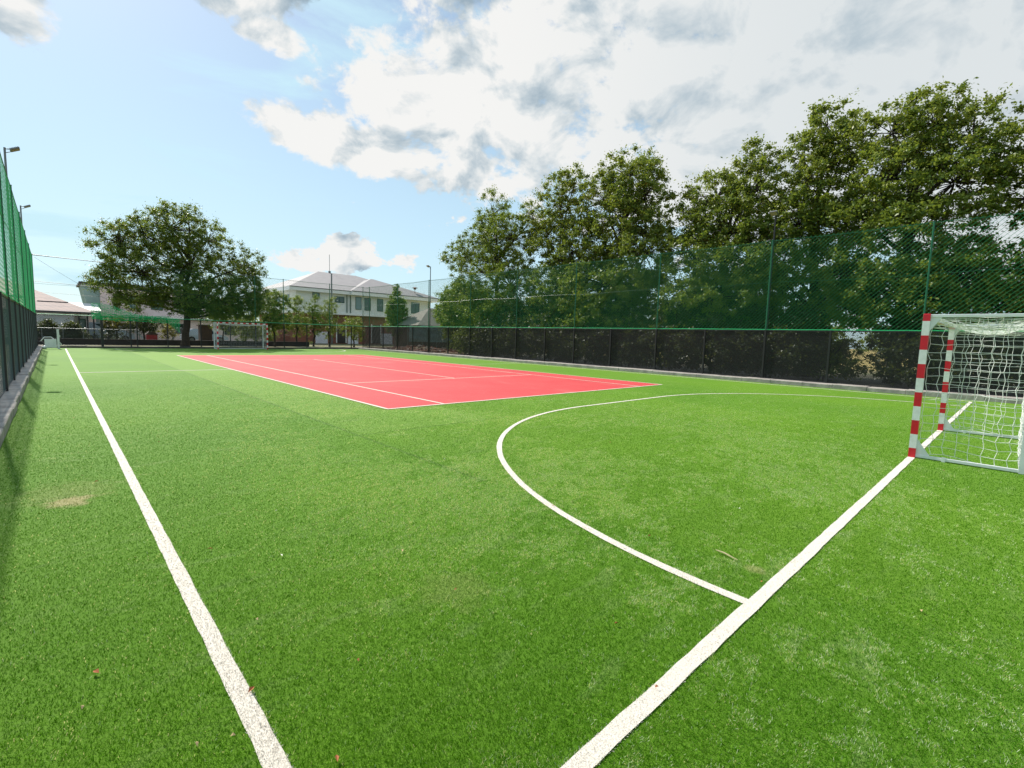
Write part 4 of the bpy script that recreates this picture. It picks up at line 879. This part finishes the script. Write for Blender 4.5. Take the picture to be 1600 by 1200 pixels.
car(-1.3, 50, 0, 'car_blue', 'pale blue-grey van parked behind the gate posts', 4.0, True)
r = empty('playhouse', (1.75, 47.2, 0), label='small dark red toy playhouse left of the yellow-brown bush', cat='playhouse')
MB().box(-.42, .42, 0, .7, 0, .8).build('wall', M['car_red'], r)
mb = MB(); mb.add([(-.5, -.06, .801), (.5, -.06, .801), (.5, .76, .801), (-.5, .76, .801), (0, -.06, 1.25), (0, .76, 1.25)], [(0, 1, 4), (2, 3, 5), (1, 2, 5, 4), (3, 0, 4, 5), (3, 2, 1, 0)]); mb.build('roof', M['board'], r)
car(6.9, 52, 0, 'car_blue', 'silver car glimpsed between trunk and distant goal')
# playground
r = empty('playground_slide', (.55, 46.5, 0), label='pale blue slide sloping down in the garden behind the far fence', cat='slide')
mb = MB(); mb.add([(-.5, 0, 1.6), (-.5, .5, 1.6), (.75, .5, .3), (.75, 0, .3), (-.5, 0, 1.42), (-.5, .5, 1.42), (.75, .5, .12), (.75, 0, .12)], [(0, 3, 2, 1), (4, 5, 6, 7), (0, 4, 7, 3), (1, 2, 6, 5), (0, 1, 5, 4), (3, 7, 6, 2)]); mb.build('chute', M['plastic_blue'], r)
for s in (0, .5):
    mb = MB(); mb.tube([(-.9, s, 0), (-.5, s, 1.7)], .03, 5); mb.tube([(-.5, s, 0), (-.5, s, 1.9)], .03, 5); mb.build('leg', M['galv'], r)
r = empty('climbing_frame', (3.9, 47, 0), label='grey A-shaped climbing frame left of the big trunk', cat='climbing frame')
for a, b in ((-.7, -.1), (.7, .1)):
    for s in (0, .6): mb = MB(); mb.tube([(a, s, 0), (b, s, 1.55)], .045, 6); mb.build('leg', M['galv'], r)
mb = MB(); mb.tube([(-.12, 0, 1.5), (-.12, .6, 1.5)], .04, 6); mb.tube([(.12, 0, 1.5), (.12, .6, 1.5)], .04, 6)
for k in range(1, 5): mb.tube([(-.7+.6*k/5, .0, 1.55*k/5), (-.7+.6*k/5, .6, 1.55*k/5)], .025, 5)
mb.build('rung', M['plastic_blue'], r)

# hut with tarpaulin fence
def hut():
    r = empty('hut', (0, 0, 0), label='low hut with grey hipped roof behind the tarpaulin screen', cat='hut')
    MB().box(24.6, 31, 37.5, 43, 0, 2.55).build('wall', M['board'], r)
    mb = MB(); hip(mb, 24.0, 31.8, 36.8, 43.8, 2.56, 4.7, 27.6, 28.6, 40); mb.build('roof', M['hut_roof'], r)
hut()
def tarp():
    r = empty('tarpaulin_screen', (0, 0, 0), label='dark teal tarpaulin screen tied to posts in front of the hut', cat='screen')
    mb = MB(); n, mz = 40, 10; rnd = random.Random(3); vs = []; fs = []
    for i in range(n+1):
        for j in range(mz+1):
            u = i/n; x = 22.2+6.2*u; y = 35.6-1.6*u
            w = .10*math.sin(i*.9+j*.5)+.06*math.sin(j*1.6+i*.3)+rnd.uniform(-.02, .02)
            vs.append((x, y+w, .78+1.75*j/mz-.10*math.sin(math.pi*((u*4) % 1))*(j/mz)))
    m_ = mz+1
    for i in range(n):
        for j in range(mz): fs.append((i*m_+j, (i+1)*m_+j, (i+1)*m_+j+1, i*m_+j+1))
    mb.add(vs, fs); mb.build('sheet', M['tarp'], r, smooth=True)
    for k in range(5):
        u = k/4; x = 22.2+6.2*u; y = 35.75-1.6*u; MB().box(x-.03, x+.03, y+.1, y+.16, 0, 2.6).build('post', M['galv'], r)
tarp()
def rubble():
    rnd = random.Random(8); mb = MB()
    for k in range(420):
        x = rnd.uniform(17.6, 26); y = rnd.uniform(27.5, 38); s = rnd.uniform(.04, .16)*(1.6 if rnd.random() < .08 else 1)
        z = .0+.35*math.exp(-((x-22)**2/6+(y-33.5)**2/5)); p = [Vector((rnd.uniform(.6, 1)*a, rnd.uniform(.6, 1)*b, rnd.uniform(.5, .9)*c))*s+Vector((x, y, z)) for a in (-1, 1) for b in (-1, 1) for c in (-1, 1)]
        mb.add(p, [(0, 1, 3, 2), (4, 6, 7, 5), (0, 4, 5, 1), (2, 3, 7, 6), (0, 2, 6, 4), (1, 5, 7, 3)], 0 if rnd.random() < .8 else 1)
    mb.build('earth_rubble', [mat('red_earth', (.22, .085, .06), .95), mat('pale_rubble', (.45, .40, .36), .9)], None, kind='stuff')
    mb = MB(); n = 24; vs = []; fs = []
    for i in range(n+1):
        for j in range(n+1):
            x = 17.6+9*i/n; y = 27+12*j/n; e = min(i, j, n-i, n-j)/n*4; z = -.015+min(1, e)*(.34*math.exp(-((x-22)**2/6+(y-33.5)**2/5))+.05*rnd.random())
            vs.append((x, y, z))
    for i in range(n):
        for j in range(n): fs.append((i*(n+1)+j, (i+1)*(n+1)+j, (i+1)*(n+1)+j+1, i*(n+1)+j+1))
    mb.add(vs, fs); mb.build('terrain', mat('red_earth_bank', (.20, .085, .06), .95, vary=(.22, .17, .10), vscale=1.2, bump=.8, bscale=6), None, kind='structure', smooth=True)
rubble()

# white bench-like cart and folded frame at the far left corner
def corner_bench():
    r = empty('tipped_bench', (-5.05, 32.3, 0), label='white metal bench tipped on its side against the far left corner', cat='bench')
    MB().box(-.3, .24, 0, .04, .08, .62, bev=.01).build('seat', M['white_paint'], r)
    MB().box(.27, .38, -.02, .08, 0, 1.22, bev=.01).build('leg', M['white_paint'], r)
    mb = MB(); mb.tube([(-.45, .1, .5), (-.3, .1, .72), (.0, .1, .74), (.12, .1, .62)], .025, 6); mb.build('armrest', M['white_paint'], r)
    mb = MB(); mb.tube([(.38, .03, .2), (.46, .03, .3), (.38, .03, .42)], .02, 6); mb.tube([(.36, .03, .72), (.42, .03, .8), (.36, .03, .88)], .02, 6); mb.build('bracket', M['white_paint'], r)
    w = empty('ball', (-5.35, 31.9, .11), label='small white football lying by the tipped bench', cat='ball')
    import bmesh
    bm = bmesh.new(); bmesh.ops.create_icosphere(bm, subdivisions=3, radius=.11); me = bpy.data.meshes.new('ball_skin'); bm.to_mesh(me); bm.free()
    for f in me.polygons: f.use_smooth = True
    link('skin', me, M['white_paint'], w)
    r2 = empty('rubber_wheels', (-5.55, 32.8, 0), label='pair of dark wheels on an axle beside the tipped bench', cat='wheels')
    for k in range(2):
        mb = MB(); a = .5*k; ring = [(-.1+.0*k, a+0, .22+.0) for _ in range(1)]
        pts = [(-.02+.2*math.cos(t*math.pi/8), a, .22+.2*math.sin(t*math.pi/8)) for t in range(17)]; mb.tube(pts, .045, 6); mb.build('wheel', M['tyre'], r2)
    mb = MB(); mb.tube([(-.02, 0, .22), (-.02, .5, .22)], .02, 6); mb.build('axle', M['galv'], r2)
corner_bench()

# fallen leaves and bits of litter on the turf
def litter():
    rng = random.Random(14); mb = MB()
    spots = [(x, y) for x, y in [(-4.6, -6.9), (-4.9, -6.4), (-4.2, -6.2)]]
    for k in range(48):
        r_ = 1.6+rng.random()**1.4*12; th = rad(rng.uniform(-8, 92)); spots.append((CAM.x+r_*math.sin(th), CAM.y+r_*math.cos(th)))
    for (x, y) in spots:
        if not (X0+.1 < x < X1-.1 and y < 30): continue
        s = rng.uniform(.010, .022); a = rng.random()*6.28; c, d = math.cos(a)*s, math.sin(a)*s
        mb.add([(x-c, y-d, .016), (x+d*.5, y-c*.5, .022), (x+c, y+d, .018), (x-d*.5, y+c*.5, .027)], [(0, 1, 2, 3)], rng.choice((0, 0, 1, 2)))
    mb.build('fallen_leaves', [mat('leaf_rust', (.36, .12, .04), .8), mat('leaf_tan', (.45, .33, .16), .8), mat('leaf_white', (.6, .62, .5), .6)], None, kind='stuff')
    mb = MB(); mb.tube([(TW[0], TW[1], .018), (TW[0]-.01, TW[1]-.06, .022), (TW[0]-.03, TW[1]-.12, .02), (TW[0]-.04, TW[1]-.17, .016)], [.004, .006, .005, .003], 5)
    mb.build('twig', mat('twig_tan', (.42, .36, .2), .8), None, label='pale dry twig lying on the turf inside the goal arc', cat='twig')
litter()
print('objects', len(bpy.data.objects), 'polys', sum(len(o.data.polygons) for o in bpy.data.objects if o.type == 'MESH'))
